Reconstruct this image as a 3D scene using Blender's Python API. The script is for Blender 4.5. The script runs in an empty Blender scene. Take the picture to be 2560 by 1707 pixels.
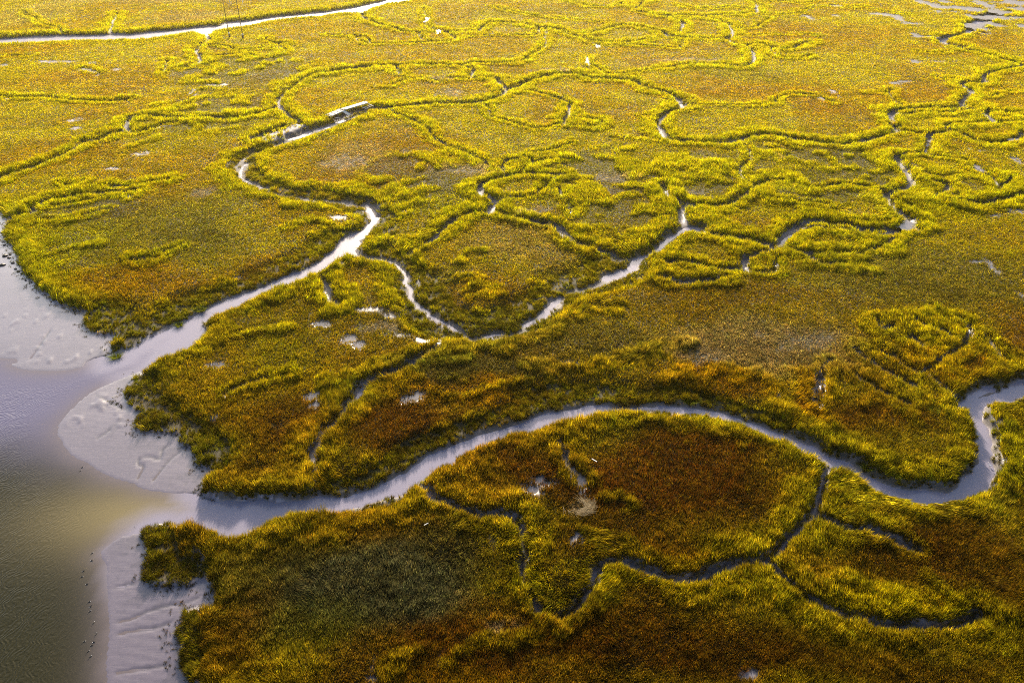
import bpy, bmesh, math, random
import numpy as np
from mathutils import Vector, Matrix
R = math.radians
rng = np.random.default_rng(7)
random.seed(7)
scene = bpy.context.scene
COL = scene.collection

# ------------------------------------------------------------------ survey frame
CH, PITCH, FPX = 80.0, R(33.5), 1990.0
SP, CP = math.sin(PITCH), math.cos(PITCH)
WL = -1.2                                   # tide level

def ground(px, py, z=0.0):
    """survey pixel of the aerial photograph -> metres on the plane at height z"""
    px = np.asarray(px, float); py = np.asarray(py, float)
    u = (px - 1280.0) / FPX; v = (py - 853.5) / FPX
    v = np.maximum(v, -0.60)
    down = SP + v * CP; fwd = CP - v * SP
    t = (CH - z) / down
    return u * t, fwd * t

TILE = {'0': (0, 0), '1': (830, 0), '2': (1660, 0), '3': (0, 550), '4': (830, 550), '5': (1660, 550),
        '6': (0, 1107), '7': (830, 1107), '8': (1660, 1107)}
def pts(tile, s):
    a = np.array([[float(q) for q in p.split(',')[:2]] for p in s.split()])
    if tile == 'S': return a
    if tile == 'V': return a * 1.08844
    ox, oy = TILE[tile]
    return a / 2.6133 + np.array([ox, oy])

# ------------------------------------------------------------------ surveyed lines
# class letter: W wet creek (hw bed m, bank m) ; T trench ; F faint swale ; columns: tile, class, hw, bank, points
LINES = '''
3 W 4.5 3.5 700,960 1000,860 1180,730
3 W 2.2 2.4 1180,730 1330,635 1500,560 1700,470 1900,395 2100,300 2220,205
3 W 1.6 2.6 2220,205 2290,130 2360,100
4 W 2.6 3.0 0,250 60,215 110,160
4 W 0.7 3.0 110,160 150,115 210,80 250,40 290,-10
1 W 0.5 3.2 215,1525 250,1480 272,1440 255,1390 220,1340
1 T 0.2 4.0 220,1340 130,1312 30,1300 -60,1295
0 T 0.2 4.0 2340,1330 2200,1310 2050,1290 1900,1270 1750,1240
0 W 0.2 3.8 1750,1240 1640,1205 1580,1160 1575,1110 1620,1070
0 T 0.2 3.6 1620,1070 1560,1100 1540,1090 1590,1030 1680,985 1790,950 1900,905
0 W 0.9 3.0 1900,912 1960,895 2025,868
0 W 0.9 3.0 2080,850 2160,825 2250,790
0 T 0.6 3.1 1880,920 1960,890 2100,840 2250,785 2340,740
0 W 0.7 1.0 1660,935 1750,888 1860,850
1 T 0.8 1.8 40,765 130,725 235,712 350,710
1 T 0.4 1.6 235,712 350,710 560,690 700,680 880,680 1000,665 1080,640 1140,595 1190,575 1250,545 1330,520 1450,495 1560,485 1640,505 1720,520 1850,525 1980,540 2060,580 2180,610 2250,640 2290,690
1 W 0.5 1.5 2290,685 2285,710 2250,738 2190,755 2150,790
1 W 0.4 1.4 2150,790 2135,830 2150,870 2165,905
2 T 0.4 1.9 5,903 100,925 250,935 370,940 480,920 560,895 640,885 740,890 870,915 1000,930 1120,945 1240,940 1330,920 1430,890 1530,860 1490,820
2 W 0.3 1.4 1490,820 1472,790 1475,750
2 T 0.3 1.5 1475,750 1510,725 1600,715 1750,715 1900,705 1950,690 1945,670 1980,625 2010,600 1950,570 1950,550 1990,545 2060,550
2 T 0.3 1.4 2060,550 2090,540 2095,500 2150,475 2240,455 2352,430 2420,420
2 T 0.4 1.4 2400,432 2340,425 2200,390 2060,345 1930,325
2 W 1.6 0.8 1930,325 1850,308 1805,285 1850,262 1960,240 2020,200
2 W 4.0 1.0 2020,200 2080,150 2130,115 2200,100
4 W 0.5 2.3 110,160 170,250 300,265 390,280 440,310 480,370 500,440 530,520 570,570 620,610
4 W 0.35 2.4 620,610 690,665 760,700 830,735 900,770 960,775 1060,758 1110,745
4 T 0.5 3.5 1110,745 1200,722 1260,695
4 W 0.7 2.3 1260,690 1350,650 1410,590 1490,515
4 T 0.5 3.4 1490,515 1560,462 1700,415 1810,390
4 W 1.1 2.6 1810,390 1880,358 1950,325 2000,260
4 W 0.7 2.6 2000,260 2110,210 2200,130 2290,75 2352,60
5 W 0.9 2.6 -5,160 40,128 100,92 150,62 210,68
4 B 5.0 3.0 560,420 640,600 760,680 960,725 1150,680 1320,600 1500,460 1700,390 1900,290
4 B 3.0 2.5 330,230 420,270 500,330 560,420
4 B 3.0 3.0 1300,1180 1500,1150 1700,1150 1900,1150 2100,1180 2352,1190
5 B 2.5 2.5 0,1150 200,1180 400,1240 560,1300 700,1350
3 B 3.5 3.0 1000,720 1250,560 1500,480 1750,380 2000,250 2200,120
3 B 3.0 3.0 700,620 800,700 900,760
1 B 3.5 3.0 -60,1280 60,1320 200,1380 300,1420 330,1500
0 B 3.0 2.0 1600,1120 1700,1200 1900,1270 2100,1300 2352,1360
3 B 2.8 2.0 900,1060 860,1140 950,1225 1080,1300 1220,1350 1330,1470 1390,1560
3 B 2.2 2.0 620,680 760,680 900,740
6 B 2.0 2.0 1010,620 1040,760 1080,880 1230,860
6 B 1.5 1.5 1240,1150 1230,1300 1260,1440
5 R 1.3 .25 1070,940 1200,985 1340,1035 1450,1080 1560,1130
5 R 1.8 .25 1260,840 1380,880 1500,950 1640,1020 1760,1080 1880,1150
5 R 1.5 .25 1400,640 1450,625 1520,655 1480,700 1410,690
5 R 1.8 .25 1660,640 1760,610 1900,640 1970,700 1950,770 1880,830
5 R 1.5 .25 1430,735 1520,765 1620,830 1680,890
5 R 1.8 .25 1660,745 1760,740 1860,790 1850,850 1760,920 1680,975
5 R 2.2 .25 1850,930 2000,850 2080,790 2200,840 2300,900
5 R 2.0 .25 960,1240 960,1150 940,1040 880,995 820,1000
5 R 1.4 .25 1060,1200 1080,1100 1060,1000
5 R 1.6 .25 1280,1215 1400,1185 1520,1240 1620,1310
5 R 1.8 .25 700,1130 640,1030 560,1015 490,1060
5 R 1.8 .25 240,1070 330,1000 450,1000 470,1080
5 R 1.6 .25 0,1055 80,1020 150,1010 190,1060
5 R 1.4 .25 1210,345 1300,320 1390,345
5 R 2.0 .25 0,880 80,830 170,800
4 R 2.2 .25 1560,985 1700,970 1850,930 2000,880 2200,830 2350,800
4 R 2.0 .25 1290,960 1400,950 1450,1000 1420,1070
4 R 2.4 .25 1700,1010 1850,970 2000,930
4 R 2.0 .25 870,870 900,910 780,940 720,900
4 R 1.3 .25 730,1045 800,1035 870,1050
4 R 1.6 .25 640,1130 740,1150 850,1170 1000,1110 1150,1080 1290,1060
4 R 2.2 .25 1600,510 1750,470 1900,410 2050,360 2200,400
4 R 1.6 .25 1540,560 1700,600 1850,605
4 R 1.6 .25 1380,690 1470,640 1560,620 1650,650
4 R 1.4 .25 1780,545 1900,555
4 R 1.8 .25 700,900 820,850 980,830 1150,830
4 R 1.2 .25 820,290 900,215 990,210
4 R 1.2 .25 860,470 980,440 1080,450
4 R 1.2 .25 900,520 1020,500 1120,500
4 R 1.2 .25 760,400 860,380 960,390
8 R 2.0 .25 1050,930 1200,900 1330,940 1430,990
8 R 1.8 .25 1700,880 1790,950 1850,1040
7 R 1.8 .25 380,1500 480,1420 600,1360 680,1340
7 R 2.0 .25 750,1460 850,1370 1000,1320 1150,1310 1300,1290
7 R 1.6 .25 1750,370 1850,350 1950,390 1900,450
7 R 1.6 .25 1640,600 1720,620 1800,680 1960,690
3 R 1.6 .25 1480,1120 1600,1080 1750,1050 1950,1010
3 R 1.4 .25 1300,830 1500,780 1700,740 1900,710
3 R 1.4 .25 850,260 960,245 1060,215 1190,180
3 R 1.4 .25 1880,60 1960,20 2060,10 2150,40
3 R 1.6 .25 300,230 400,200 520,180 650,170
2 R 1.6 .3 640,1300 760,1230 880,1260 1000,1270 1120,1230 1250,1250
2 R 1.4 .3 980,1110 1080,1120 1150,1110
2 R 1.4 .3 160,1210 250,1090 330,1070 400,1110
2 R 1.4 .3 1880,1180 1980,1160 2080,1180 2150,1230
2 R 1.6 .3 1480,1400 1380,1440 1200,1430 1050,1400 900,1380
1 R 1.4 .3 380,1240 500,1190 620,1170
1 R 1.4 .3 420,1310 540,1260 660,1240
1 R 1.4 .3 440,1360 560,1330 660,1320
1 R 1.4 .3 1690,980 1790,965
1 R 1.4 .3 1850,1000 1980,970
1 R 1.4 .3 1480,1180 1600,1160
1 R 1.4 .3 1780,1340 1880,1300 1980,1280
1 R 1.4 .3 1560,1420 1620,1380 1670,1340
1 R 1.4 .3 1840,890 1950,910 2060,930
1 R 1.4 .3 2010,1080 2120,1090 2220,1110
1 R 1.4 .3 1260,1130 1380,1080 1540,1050
1 R 1.2 .3 -20,1250 150,1210 330,1290
0 R 1.6 .3 1700,1040 1800,960 1950,900 2200,860
0 R 1.4 .3 1040,770 1180,690 1250,670
0 R 1.4 .3 1120,740 1200,705 1260,710
0 R 1.4 .3 1270,660 1350,640 1440,645
0 R 1.4 .3 1290,590 1380,580 1450,590
0 R 1.4 .3 1010,700 1100,680
0 R 1.4 .3 1230,440 1320,450 1410,455
0 R 1.4 .3 1300,400 1380,410
0 R 1.4 .3 880,960 1040,910
7 B 3.5 2.5 100,330 300,280 500,140 700,30
4 B 3.5 2.5 700,1500 900,1400 1100,1330 1300,1250
4 T 0.35 1.5 700,850 640,872 560,915 440,975 330,1010 240,1050 200,1090 160,1160 100,1230 30,1310 -30,1360
4 W 0.3 1.4 190,1110 160,1170
3 T 0.35 1.5 2139,1360 2100,1420 2060,1500 2045,1570
6 F 0.2 1.0 2050,130 2068,200 2060,300 2070,350
5 W 1.1 1.4 2420,1070 2352,1090 2280,1130 2200,1160 2100,1190 2045,1225 2040,1290 2070,1380 2090,1460 2085,1567
8 W 1.4 1.5 2085,-5 2100,100 2085,200 2030,280 1930,330 1820,358 1700,358 1560,335 1440,300 1350,260
8 W 1.2 1.5 1350,260 1290,222 1200,165 1100,130 1000,92 940,55 860,15
5 W 1.0 1.7 940,1495 830,1450 700,1400 560,1345
5 W .6 1.8 560,1345 430,1300 300,1270 180,1250 60,1240
4 W 0.4 1.8 2220,1240 2352,1240
4 W 0.6 1.8 2220,1240 2000,1238 1800,1236
4 W 1.3 1.3 1800,1236 1700,1240 1600,1268 1440,1305 1300,1340 1180,1378 1060,1415 940,1445 850,1500 760,1567
7 W 1.6 1.2 960,-5 900,12 800,60 700,110 620,170 540,235 420,290 280,340 150,375 0,405
6 W 2.0 1.2 2169,405 2000,425 1850,455 1700,480
6 W 3.0 1.0 1700,480 1550,495 1400,470 1200,430 1000,430
5 W 0.5 1.5 2130,1100 2050,1130 1980,1180 1940,1230
7 T 0.6 1.7 590,285 650,340 720,380 800,420 900,445 1000,470 1100,470 1180,495
7 T 0.3 1.3 1180,495 1240,560
7 T 0.5 1.0 1180,495 1235,560 1245,620 1245,700 1240,780 1250,860 1280,950 1320,1040 1370,1100 1430,1140 1500,1130 1580,1090 1640,1030 1680,950 1700,890 1750,820 1820,780
7 T 0.6 1.6 1820,780 1900,775 1980,800 2060,845 2150,885 2250,908 2352,908
8 T 0.6 1.6 100,893 200,885 300,855 420,815 540,790 620,775
8 T 0.6 1.4 640,760 700,720 760,670 850,590 920,520 970,490
8 T 0.4 1.4 970,490 985,420 1010,330 1040,250 1052,180 1060,130
8 T 0.5 1.4 660,800 700,790 760,870 850,965 960,1035 1070,1090 1180,1140 1280,1155
8 T 0.8 1.6 1280,1155 1380,1185 1500,1195 1640,1175 1750,1200 1850,1200 1950,1170 2040,1125
8 T 0.4 1.4 980,490 1080,530 1180,570 1260,565 1350,580 1450,612 1540,655 1630,705
7 F 0.4 1.0 1500,-20 1510,60 1545,150 1600,210 1650,260
5 F 0.1 0.5 1090,930 1045,965 1030,1040 1042,1120 1000,1240
5 F 0.3 0.6 1050,960 985,1080 980,1190
5 T 0.2 1.2 1250,850 1340,920 1440,980 1540,1050 1620,1090
5 T 0.05 .9 1420,870 1520,915 1600,980 1680,1015 1740,955 1840,885 1950,825 1990,750 1975,690 1930,640
5 T 0.1 1.1 1680,1015 1760,1055 1850,1110 1895,1150
5 T 0.1 0.9 1510,700 1430,722 1395,690 1400,650
5 T 0.1 1.0 1650,660 1720,702 1820,722 1880,762
5 T 0.1 0.9 1600,790 1640,765 1680,850
5 F 0.2 0.9 2110,760 2160,850 2230,930
5 F 0.2 0.9 1250,1010 1360,1100 1500,1170 1600,1210
5 T 0.3 1.3 0,285 80,272 180,280 260,310 360,328 480,325 530,315
5 T 0.3 1.3 520,320 522,255 580,243 640,222 700,198 750,182
5 T 0.2 1.2 -20,370 80,412 160,405 300,398 420,375
5 T 0.2 1.2 750,182 850,198 930,218 1050,228 1200,218 1300,216 1400,190 1490,130
5 F 0.2 0.9 540,340 640,352 720,342 740,250
5 T 0.2 1.1 930,220 960,260 1040,290 1180,290
5 T 0.3 1.2 740,180 800,130 860,90 960,52 1080,60 1200,70 1300,90 1400,98 1500,90 1590,40
5 T 0.4 1.7 190,70 330,100 500,122 620,150 740,178
2 T 0.4 1.6 1560,1500 1440,1500 1300,1500 1200,1470 1080,1462 960,1450 860,1480 810,1522 745,1570
5 W 0.3 0.9 740,178 800,130 870,95
2 T 0.4 1.5 -5,1225 30,1280 90,1312 130,1345 112,1390 120,1450 170,1485
1 T 0.3 1.4 2160,1210 2200,1280 2260,1312 2352,1360
2 T 0.3 1.3 660,1190 600,1222 530,1272 440,1332 350,1356 250,1347 130,1330
2 F 0.2 0.9 520,950 560,1030 500,1100 485,1140 540,1190 600,1220
2 F 0.2 1.1 660,1190 800,1190 870,1222 980,1238 1060,1222 1150,1210 1240,1215 1340,1228
2 F 0.2 0.9 700,1315 850,1322 960,1330 1060,1345
2 T 0.3 1.5 1530,860 1600,866 1700,882 1780,880 1850,865 1920,866 1980,900 2060,926 2150,942 2220,930 2300,900 2352,870
2 T 0.2 1.2 1850,860 1840,832 1900,815 2000,815 2100,802 2200,805 2352,805
2 T 0.2 1.1 1520,740 1560,755 1680,742 1800,746 1900,732 2010,716
2 T 0.2 1.1 2115,740 2200,740 2352,742
2 W 0.4 1.0 2122,800 2102,775 2112,742
2 T 0.3 1.4 1740,885 1720,940
2 W 0.3 1.2 1720,940 1710,1020
2 T 0.2 1.2 1520,1022 1600,1010 1700,1010
2 F 0.2 1.0 1710,1020 1800,1030 1900,1045 1980,1060
2 T 0.4 1.5 1515,1025 1530,1070 1570,1110 1600,1160 1610,1190 1590,1222 1510,1252 1430,1282
2 W 0.6 1.4 1430,1282 1448,1310 1475,1350
2 T 0.4 1.8 1475,1350 1540,1392 1590,1432 1605,1465
2 T 0.2 1.1 1480,1280 1600,1302 1700,1310 1760,1300 1800,1262 1850,1232 1830,1208 1740,1188
2 T 0.3 1.2 1800,1288 1860,1312 1940,1340
2 W 0.4 1.3 1940,1345 2050,1355 2150,1348 2250,1322 2352,1282
2 W 0.3 0.8 2170,1282 2200,1240 2262,1190
2 F 0.2 0.9 1980,1100 2060,1130 2150,1180 2180,1240
2 T 0.2 1.2 0,105 100,110 260,110 400,101 520,100 580,90 605,70 600,30 560,8
2 W 0.3 0.8 120,175 112,218
2 T 0.2 1.1 85,135 125,155 122,178
2 T 0.2 1.3 0,232 50,245 130,250 250,256 380,262 412,258 442,235 435,190 410,160 350,135 250,120
2 T 0.2 1.2 410,255 470,290 540,300 640,295 700,312 780,326 840,322 900,290 960,280
2 F 0.2 1.0 450,200 540,190 600,180 640,155 680,130
2 F 0.2 1.1 560,240 700,230 900,230 1010,240
2 F 0.2 1.1 705,320 712,360 780,380 900,386 950,370
2 F 0.2 1.0 580,85 700,100 820,100 900,92
2 F 0.2 0.9 1475,590 1482,640 1540,690
2 F 0.1 0.8 1350,612 1470,616
2 F 0.2 0.9 715,680 760,640 830,625 900,620 990,627 1030,650 1095,672
2 F 0.1 0.8 150,688 300,692 600,694 710,682
2 T 0.2 1.2 0,455 100,435 250,425 400,430 500,442 560,425 580,380 575,330 540,305
2 F 0.1 0.9 1650,345 1750,352 1850,345
2 F 0.1 0.8 1780,500 1800,520 1930,525
2 F 0.1 0.8 2120,640 2200,620 2300,600
2 F 0.1 0.8 1060,40 1200,60 1380,70 1480,90 1600,100
2 F 0.2 1.0 620,20 800,15 900,30 1000,10
2 F 0.2 1.0 100,40 200,60 350,60 450,50 560,70
2 F 0.2 0.9 880,75 960,60 1020,45 1130,40 1200,50 1300,45
1 T 0.2 1.2 195,95 220,130 330,170 420,192 480,215 560,216 590,212
1 F 0.2 1.1 570,220 592,260 700,280 800,270 790,240 740,215
1 F 0.2 1.0 600,60 620,130 600,160 650,190 685,212
1 F 0.2 1.1 -20,235 150,240 170,270 240,290 330,290 480,290 600,284 700,281
1 F 0.2 1.0 170,240 230,255 250,285
1 T 0.2 1.2 700,200 745,214 860,210 950,212 975,185 1000,165 1050,152 1150,155 1250,160 1320,180 1400,185 1480,200 1550,230 1600,245
1 F 0.2 1.1 1350,185 1352,215 1320,235 1200,236 1050,236 900,240
1 F 0.2 1.0 1395,185 1395,280 1380,312 1290,370 1240,405
1 W 0.3 0.8 1600,255 1660,275
1 F 0.2 0.9 1660,275 1740,300
1 T 0.2 1.2 1640,228 1700,220 1810,190 1860,175 1960,175 2050,190 2150,210 2200,235 2290,250 2352,255
1 T 0.2 1.2 1660,262 1750,278 1850,285 1950,277 2040,265
1 F 0.2 1.1 1920,300 2100,306 2250,320 2285,290 2295,260
1 T 0.2 1.1 1500,-5 1600,25 1680,45 1760,50 1860,45 1900,28
1 W 0.4 0.8 2060,10 2010,50 1980,80
1 T 0.2 1.3 2000,82 2080,100 2170,110 2352,106
1 T 0.2 1.0 2170,115 2240,130 2288,158 2270,215
1 F 0.2 1.0 1060,50 1120,70 1250,95 1330,110 1450,120 1580,135 1690,145 1800,150
1 F 0.2 0.9 1668,380 1668,415 1720,440 1770,480
1 F 0.1 0.9 1780,490 1900,490 2050,465 2200,445
1 T 0.2 1.1 -10,470 130,450 290,436 410,433 560,430 700,430 820,436 870,428 930,416 1100,420 1240,405 1290,380
1 T 0.2 0.9 410,435 437,470 445,490
1 T 0.2 1.2 832,436 900,450 925,475 900,500 960,516 1060,516 1090,540 1145,585
1 F 0.2 0.9 800,515 880,526 960,516
1 F 0.1 0.8 300,570 400,560 480,526 600,520 720,540
1 F 0.2 1.0 1290,600 1380,620 1480,650 1550,682
1 T 0.2 1.1 1550,682 1552,720 1530,760 1508,825
1 T 0.1 1.0 1540,765 1640,782 1720,790 1770,812 1700,842
1 F 0.1 0.9 1520,826 1620,832 1720,826 1765,815
1 F 0.1 1.0 1000,690 1030,722 1042,770 1130,790 1200,812 1280,840 1400,842 1480,815
1 T 0.1 1.0 395,730 440,756 520,786 590,822 640,862 670,915
1 T 0.1 0.9 670,915 720,942 800,985 870,1000 930,1030 990,1052 1030,1082
1 F 0.2 1.0 1560,940 1440,986 1330,996 1262,1020 1310,1065 1270,1100 1235,1140
1 T 0.1 1.0 1110,1125 1120,1072 1160,1052 1230,1042
1 T 0.2 1.1 1500,1140 1380,1146 1230,1146 1130,1156
1 T 0.4 1.6 1130,1156 1060,1182 990,1202 962,1240 990,1275 1060,1312 1040,1352 1030,1392
1 T 0.3 1.4 1030,1392 960,1396 860,1412 790,1442 730,1490 690,1540 665,1567
4 T 0.4 1.6 780,8 720,60 660,110 600,160 540,200 500,222
1 T 0.3 1.4 1040,1392 1100,1396 1150,1420 1240,1440 1330,1446 1420,1470 1480,1500 1530,1548
4 T 0.3 1.5 1200,-15 1290,5 1400,15 1470,40 1530,80 1560,120 1620,160 1740,195 1830,210 1880,242
1 F 0.2 1.1 1062,1310 1150,1300 1280,1290 1340,1270 1400,1212 1470,1162 1540,1150
1 F 0.1 1.0 1320,1062 1440,1052 1560,1050
1 F 0.2 0.7 1480,1240 1540,1330 1570,1410
0 F 0.2 0.9 165,75 175,105 240,125 245,150 330,175 390,188 395,225
0 T 0.2 1.0 770,90 750,130 730,172 728,215
0 T 0.3 1.2 1355,235 1360,270 1290,315 1290,352 1310,382 1290,420 1240,430 1200,445
0 F 0.2 1.0 1380,300 1500,312 1560,332 1700,325 1800,320 1845,310
0 F 0.2 1.0 1800,285 1845,312 1860,350 1700,380 1600,360 1400,372
0 F 0.2 0.9 1100,400 1082,440 1060,482
0 F 0.2 0.9 1740,255 1770,280 1900,290
0 F 0.2 1.0 0,375 100,370 190,372
0 F 0.3 1.4 0,630 120,640 300,640 450,658 560,662 700,668 830,656
0 T 0.2 1.3 2400,452 2280,460 2170,476 2020,500 1930,560 1860,612 1815,662 1840,702 1880,752 1925,790
0 W 0.4 0.9 1925,790 1950,812 1975,830
0 T 0.6 1.8 -20,1172 90,1140 230,1090 350,1040 470,980 560,925
0 T 0.5 1.5 560,925 640,922 700,888 830,855
0 F 0.3 1.2 850,880 950,856 1050,822 1160,800
0 T 0.3 1.2 845,862 828,830 838,798 870,768 1000,762 1140,772 1240,778 1340,768 1480,778 1600,772 1700,746 1815,702
0 T 0.3 1.6 40,1450 90,1420 200,1387 240,1352 330,1312 430,1300 560,1272 620,1266 720,1262 800,1256 900,1246
0 T 0.2 1.2 720,1217 800,1226 880,1216 1020,1192 1100,1182
0 F 0.2 1.1 240,1442 400,1436 520,1420 620,1390 700,1370
0 F 0.2 1.0 370,1352 520,1322 600,1310
0 F 0.1 0.9 400,1200 480,1220 560,1190
0 F 0.2 0.9 640,480 540,450 600,465
3 T 0.2 1.6 2100,370 2130,440 2165,512 2215,565
3 F 0.2 1.0 1480,1130 1600,1085 1750,1050 1900,1020
3 F 0.3 0.9 900,275 1000,265 1060,250
3 F 0.1 1.0 850,270 960,250 1060,215 1190,180
6 F 0.1 0.9 1290,700 1310,780 1340,860
'''
# polygons: sheltered bay (no marsh), open water inside the bay, far river, far lagoon
BAY = np.vstack([
  pts('S', '-900,520 0,530 15,556 10,600 38,628 56,680 90,716 140,756 190,776 240,782'),
  pts('3', '590,600 560,640 545,690 600,730 680,750 760,745 730,800 725,880 740,918 770,915 880,830 940,800 1010,750 1120,710 1180,670 1230,640 1300,660 1210,760 1100,850 1020,920 975,965 930,1000 860,1020 845,1060 800,1140 870,1220 930,1260 865,1335 900,1385 1000,1385 1100,1380 1190,1430 1260,1500 1290,1567'),
  pts('6', '1300,160 1380,170 1385,220 1320,240 1310,320 1420,370 1440,430 1560,455 1612,440 1620,365 1700,360 1800,390 1860,420 1830,500 1700,512 1560,527 1400,540 1290,505 1230,512 1200,550 1070,525 955,545 925,600 960,700 930,800 980,930 1100,955 1210,945 1290,890 1335,890 1385,960 1405,1085 1280,1088 1205,1120 1195,1190 1150,1230 1160,1300 1190,1350 1200,1420 1190,1460 1240,1540 1300,1600 1330,1750'),
  pts('S', '520,1850 -900,1850')])
BAYW = np.vstack([
  pts('3', '-1500,860 0,905 60,945 130,975 250,990 400,990 560,960 720,915 760,915'),
  pts('3', '880,830 1100,740 1240,650 1180,800 1000,950 850,1010 650,1095 560,1150 460,1240 390,1320 375,1400 420,1480 470,1540 510,1567'),
  pts('6', '560,130 650,190 760,240 860,265 960,310 1150,335 1310,365 1420,430 1600,460 1700,400 1750,500 1500,530 1200,545 960,560 940,580 800,610 700,670 655,730 690,800 695,950 708,1150 705,1300 690,1450 700,1700'),
  pts('S', '270,1850 -900,1850')])
RIVER = np.vstack([pts('S', '-1100,150 -400,118'), pts('0', '0,262 240,245 400,240 560,240 730,232 860,232 1000,215 1180,200 1340,180 1450,175 1500,150 1620,145 1800,115 1960,100 2169,80'),
  pts('1', '180,48 370,6'), pts('S', '1000,-12 1200,-60 1500,-110 1520,-95 1230,-45 1040,-2'), pts('1', '500,2 490,16 340,36 230,70 190,92 60,95 0,102'),
  pts('0', '2080,118 1960,125 1750,150 1620,180 1380,215 1355,240 1290,218 1100,245 960,268 780,272 500,275 250,288 0,297'), pts('S', '-400,135 -1100,175')])
# bare mud / pool blots: tile kind(M mud, P pool, D dead pale straw) x y rx ry
BLOTS = '''
0 M 380 403 120 9
0 M 610 412 30 7
0 M 755 455 35 7
0 P 35 425 22 8
0 P 565 455 30 6
0 P 605 470 28 6
0 P 640 492 16 8
0 P 1420 555 52 6
0 P 1275 622 8 5
0 P 1250 600 6 8
0 M 560 660 60 6
0 M 780 660 55 8
0 M 40 645 45 7
0 M 490 785 52 14
0 M 500 840 32 10
0 M 920 1010 50 9
0 M 950 998 30 7
0 M 730 1105 45 9
0 M 840 1278 35 14
0 D 1330 1260 90 40
0 D 1525 888 35 8
0 P 2210 1420 42 13
0 D 2300 1060 150 45
0 M 1740 905 100 20
0 M 1850 870 90 28
0 M 1950 840 60 30
0 M 1800 915 60 20
0 M 960 850 30 8
0 M 1010 836 35 8
0 M 1060 822 40 8
0 M 1120 805 35 8
0 M 1560 1060 40 18
1 P 625 130 6 6
1 P 685 212 8 7
1 P 1668 395 5 14
1 P 1735 300 12 8
1 D 1400 460 150 12
1 D 720 515 120 8
1 D 770 605 160 25
1 M 1520 810 8 12
1 M 285 1370 50 40
1 M 1900 440 1 1
1 D 80 1050 160 45
1 D 850 1110 190 40
1 D 1850 1160 150 40
1 M 480 1380 25 8
1 D 1350 1370 130 30
2 P 930 105 32 8
2 P 958 122 18 8
2 P 1130 39 26 8
2 P 1120 102 26 5
2 P 1400 90 50 6
2 P 1470 98 50 8
2 P 1520 112 35 10
2 P 1550 135 20 12
2 P 1620 155 60 8
2 P 1630 222 22 8
2 P 1680 240 50 8
2 P 1740 240 45 7
2 P 1635 402 32 12
2 M 1780 403 42 4
2 P 1490 500 15 4
2 P 1520 543 30 6
2 P 1570 532 35 6
2 M 1790 485 6 14
2 M 1105 605 18 22
2 P 1018 645 10 5
2 P 1690 12 55 10
2 P 1740 28 40 8
2 P 1800 45 60 13
2 P 1790 75 26 9
2 P 1830 12 40 8
2 P 1920 50 70 13
2 P 2010 65 90 16
2 P 2090 30 45 30
2 P 1900 77 40 5
2 P 2000 105 48 11
2 P 1990 165 45 10
2 P 2030 178 30 9
2 P 2200 75 90 14
2 P 2200 118 110 12
2 P 2140 160 70 12
2 P 2080 190 50 14
2 P 2190 172 40 8
2 P 2300 118 60 10
2 P 2345 170 40 14
2 P 2100 220 45 5
2 P 2280 20 140 18
2 P 2330 60 80 14
2 M 1990 970 10 8
2 M 2080 990 20 8
2 P 2300 1048 18 20
2 M 2060 1105 28 22
2 M 2350 1150 20 12
2 P 2300 915 30 8
2 M 2310 1385 70 18
2 M 2150 1408 50 10
2 P 1598 1478 42 24
2 M 1630 1440 40 12
2 D 740 1030 60 20
2 D 200 1255 60 18
2 M 260 1245 1 1
2 P 2110 765 7 18
2 D 170 395 220 14
3 P 2105 682 45 20
3 P 2030 1140 48 18
3 P 2050 1200 24 18
3 M 1470 1140 32 14
3 P 1415 940 30 7
3 M 1400 1280 24 16
3 M 1560 360 30 6
4 P 120 770 50 25
4 P 170 810 40 22
4 P 520 1165 40 12
4 P 555 1142 28 10
4 P 470 1190 20 10
4 M 240 590 100 16
4 M 380 620 60 22
4 M 610 770 70 22
4 M 700 800 24 60
4 M 450 750 40 12
4 M 40 290 30 10
4 D 300 700 150 50
4 M 130 110 40 30
4 M 560 380 16 30
4 P 1560 935 25 8
5 M 1950 1195 70 35
5 M 2130 1090 110 18
5 M 760 1150 18 16
5 D 880 790 260 70
5 D 200 880 200 60
5 M 2150 1300 60 40
5 M 2120 1420 50 60
5 P 2060 270 30 5
5 P 2140 300 10 25
5 M 2330 490 20 20
6 M 1330 720 16 30
7 P 1290 300 48 24
7 P 1390 245 45 14
7 M 1350 330 40 18
7 P 1635 245 26 28
7 P 1590 200 22 22
7 M 1650 330 30 30
7 D 1590 410 95 55
7 M 1590 640 40 40
7 M 740 1430 18 50
7 M 270 1520 14 50
7 M 960 1290 40 12
7 D 1090 1210 120 50
7 D 430 560 1 1
7 M 1045 640 24 30
8 M 655 765 45 42
8 M 1340 1170 90 28
8 M 1240 1150 60 14
8 M 1740 1195 90 20
8 M 1860 1190 60 14
8 M 1240 562 90 20
8 M 1480 618 60 10
8 M 1180 100 90 30
8 M 1400 225 60 16
8 M 1640 400 70 10
8 M 560 1500 60 24
8 M 2190 60 40 60
8 M 970 500 40 20
'''
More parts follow.
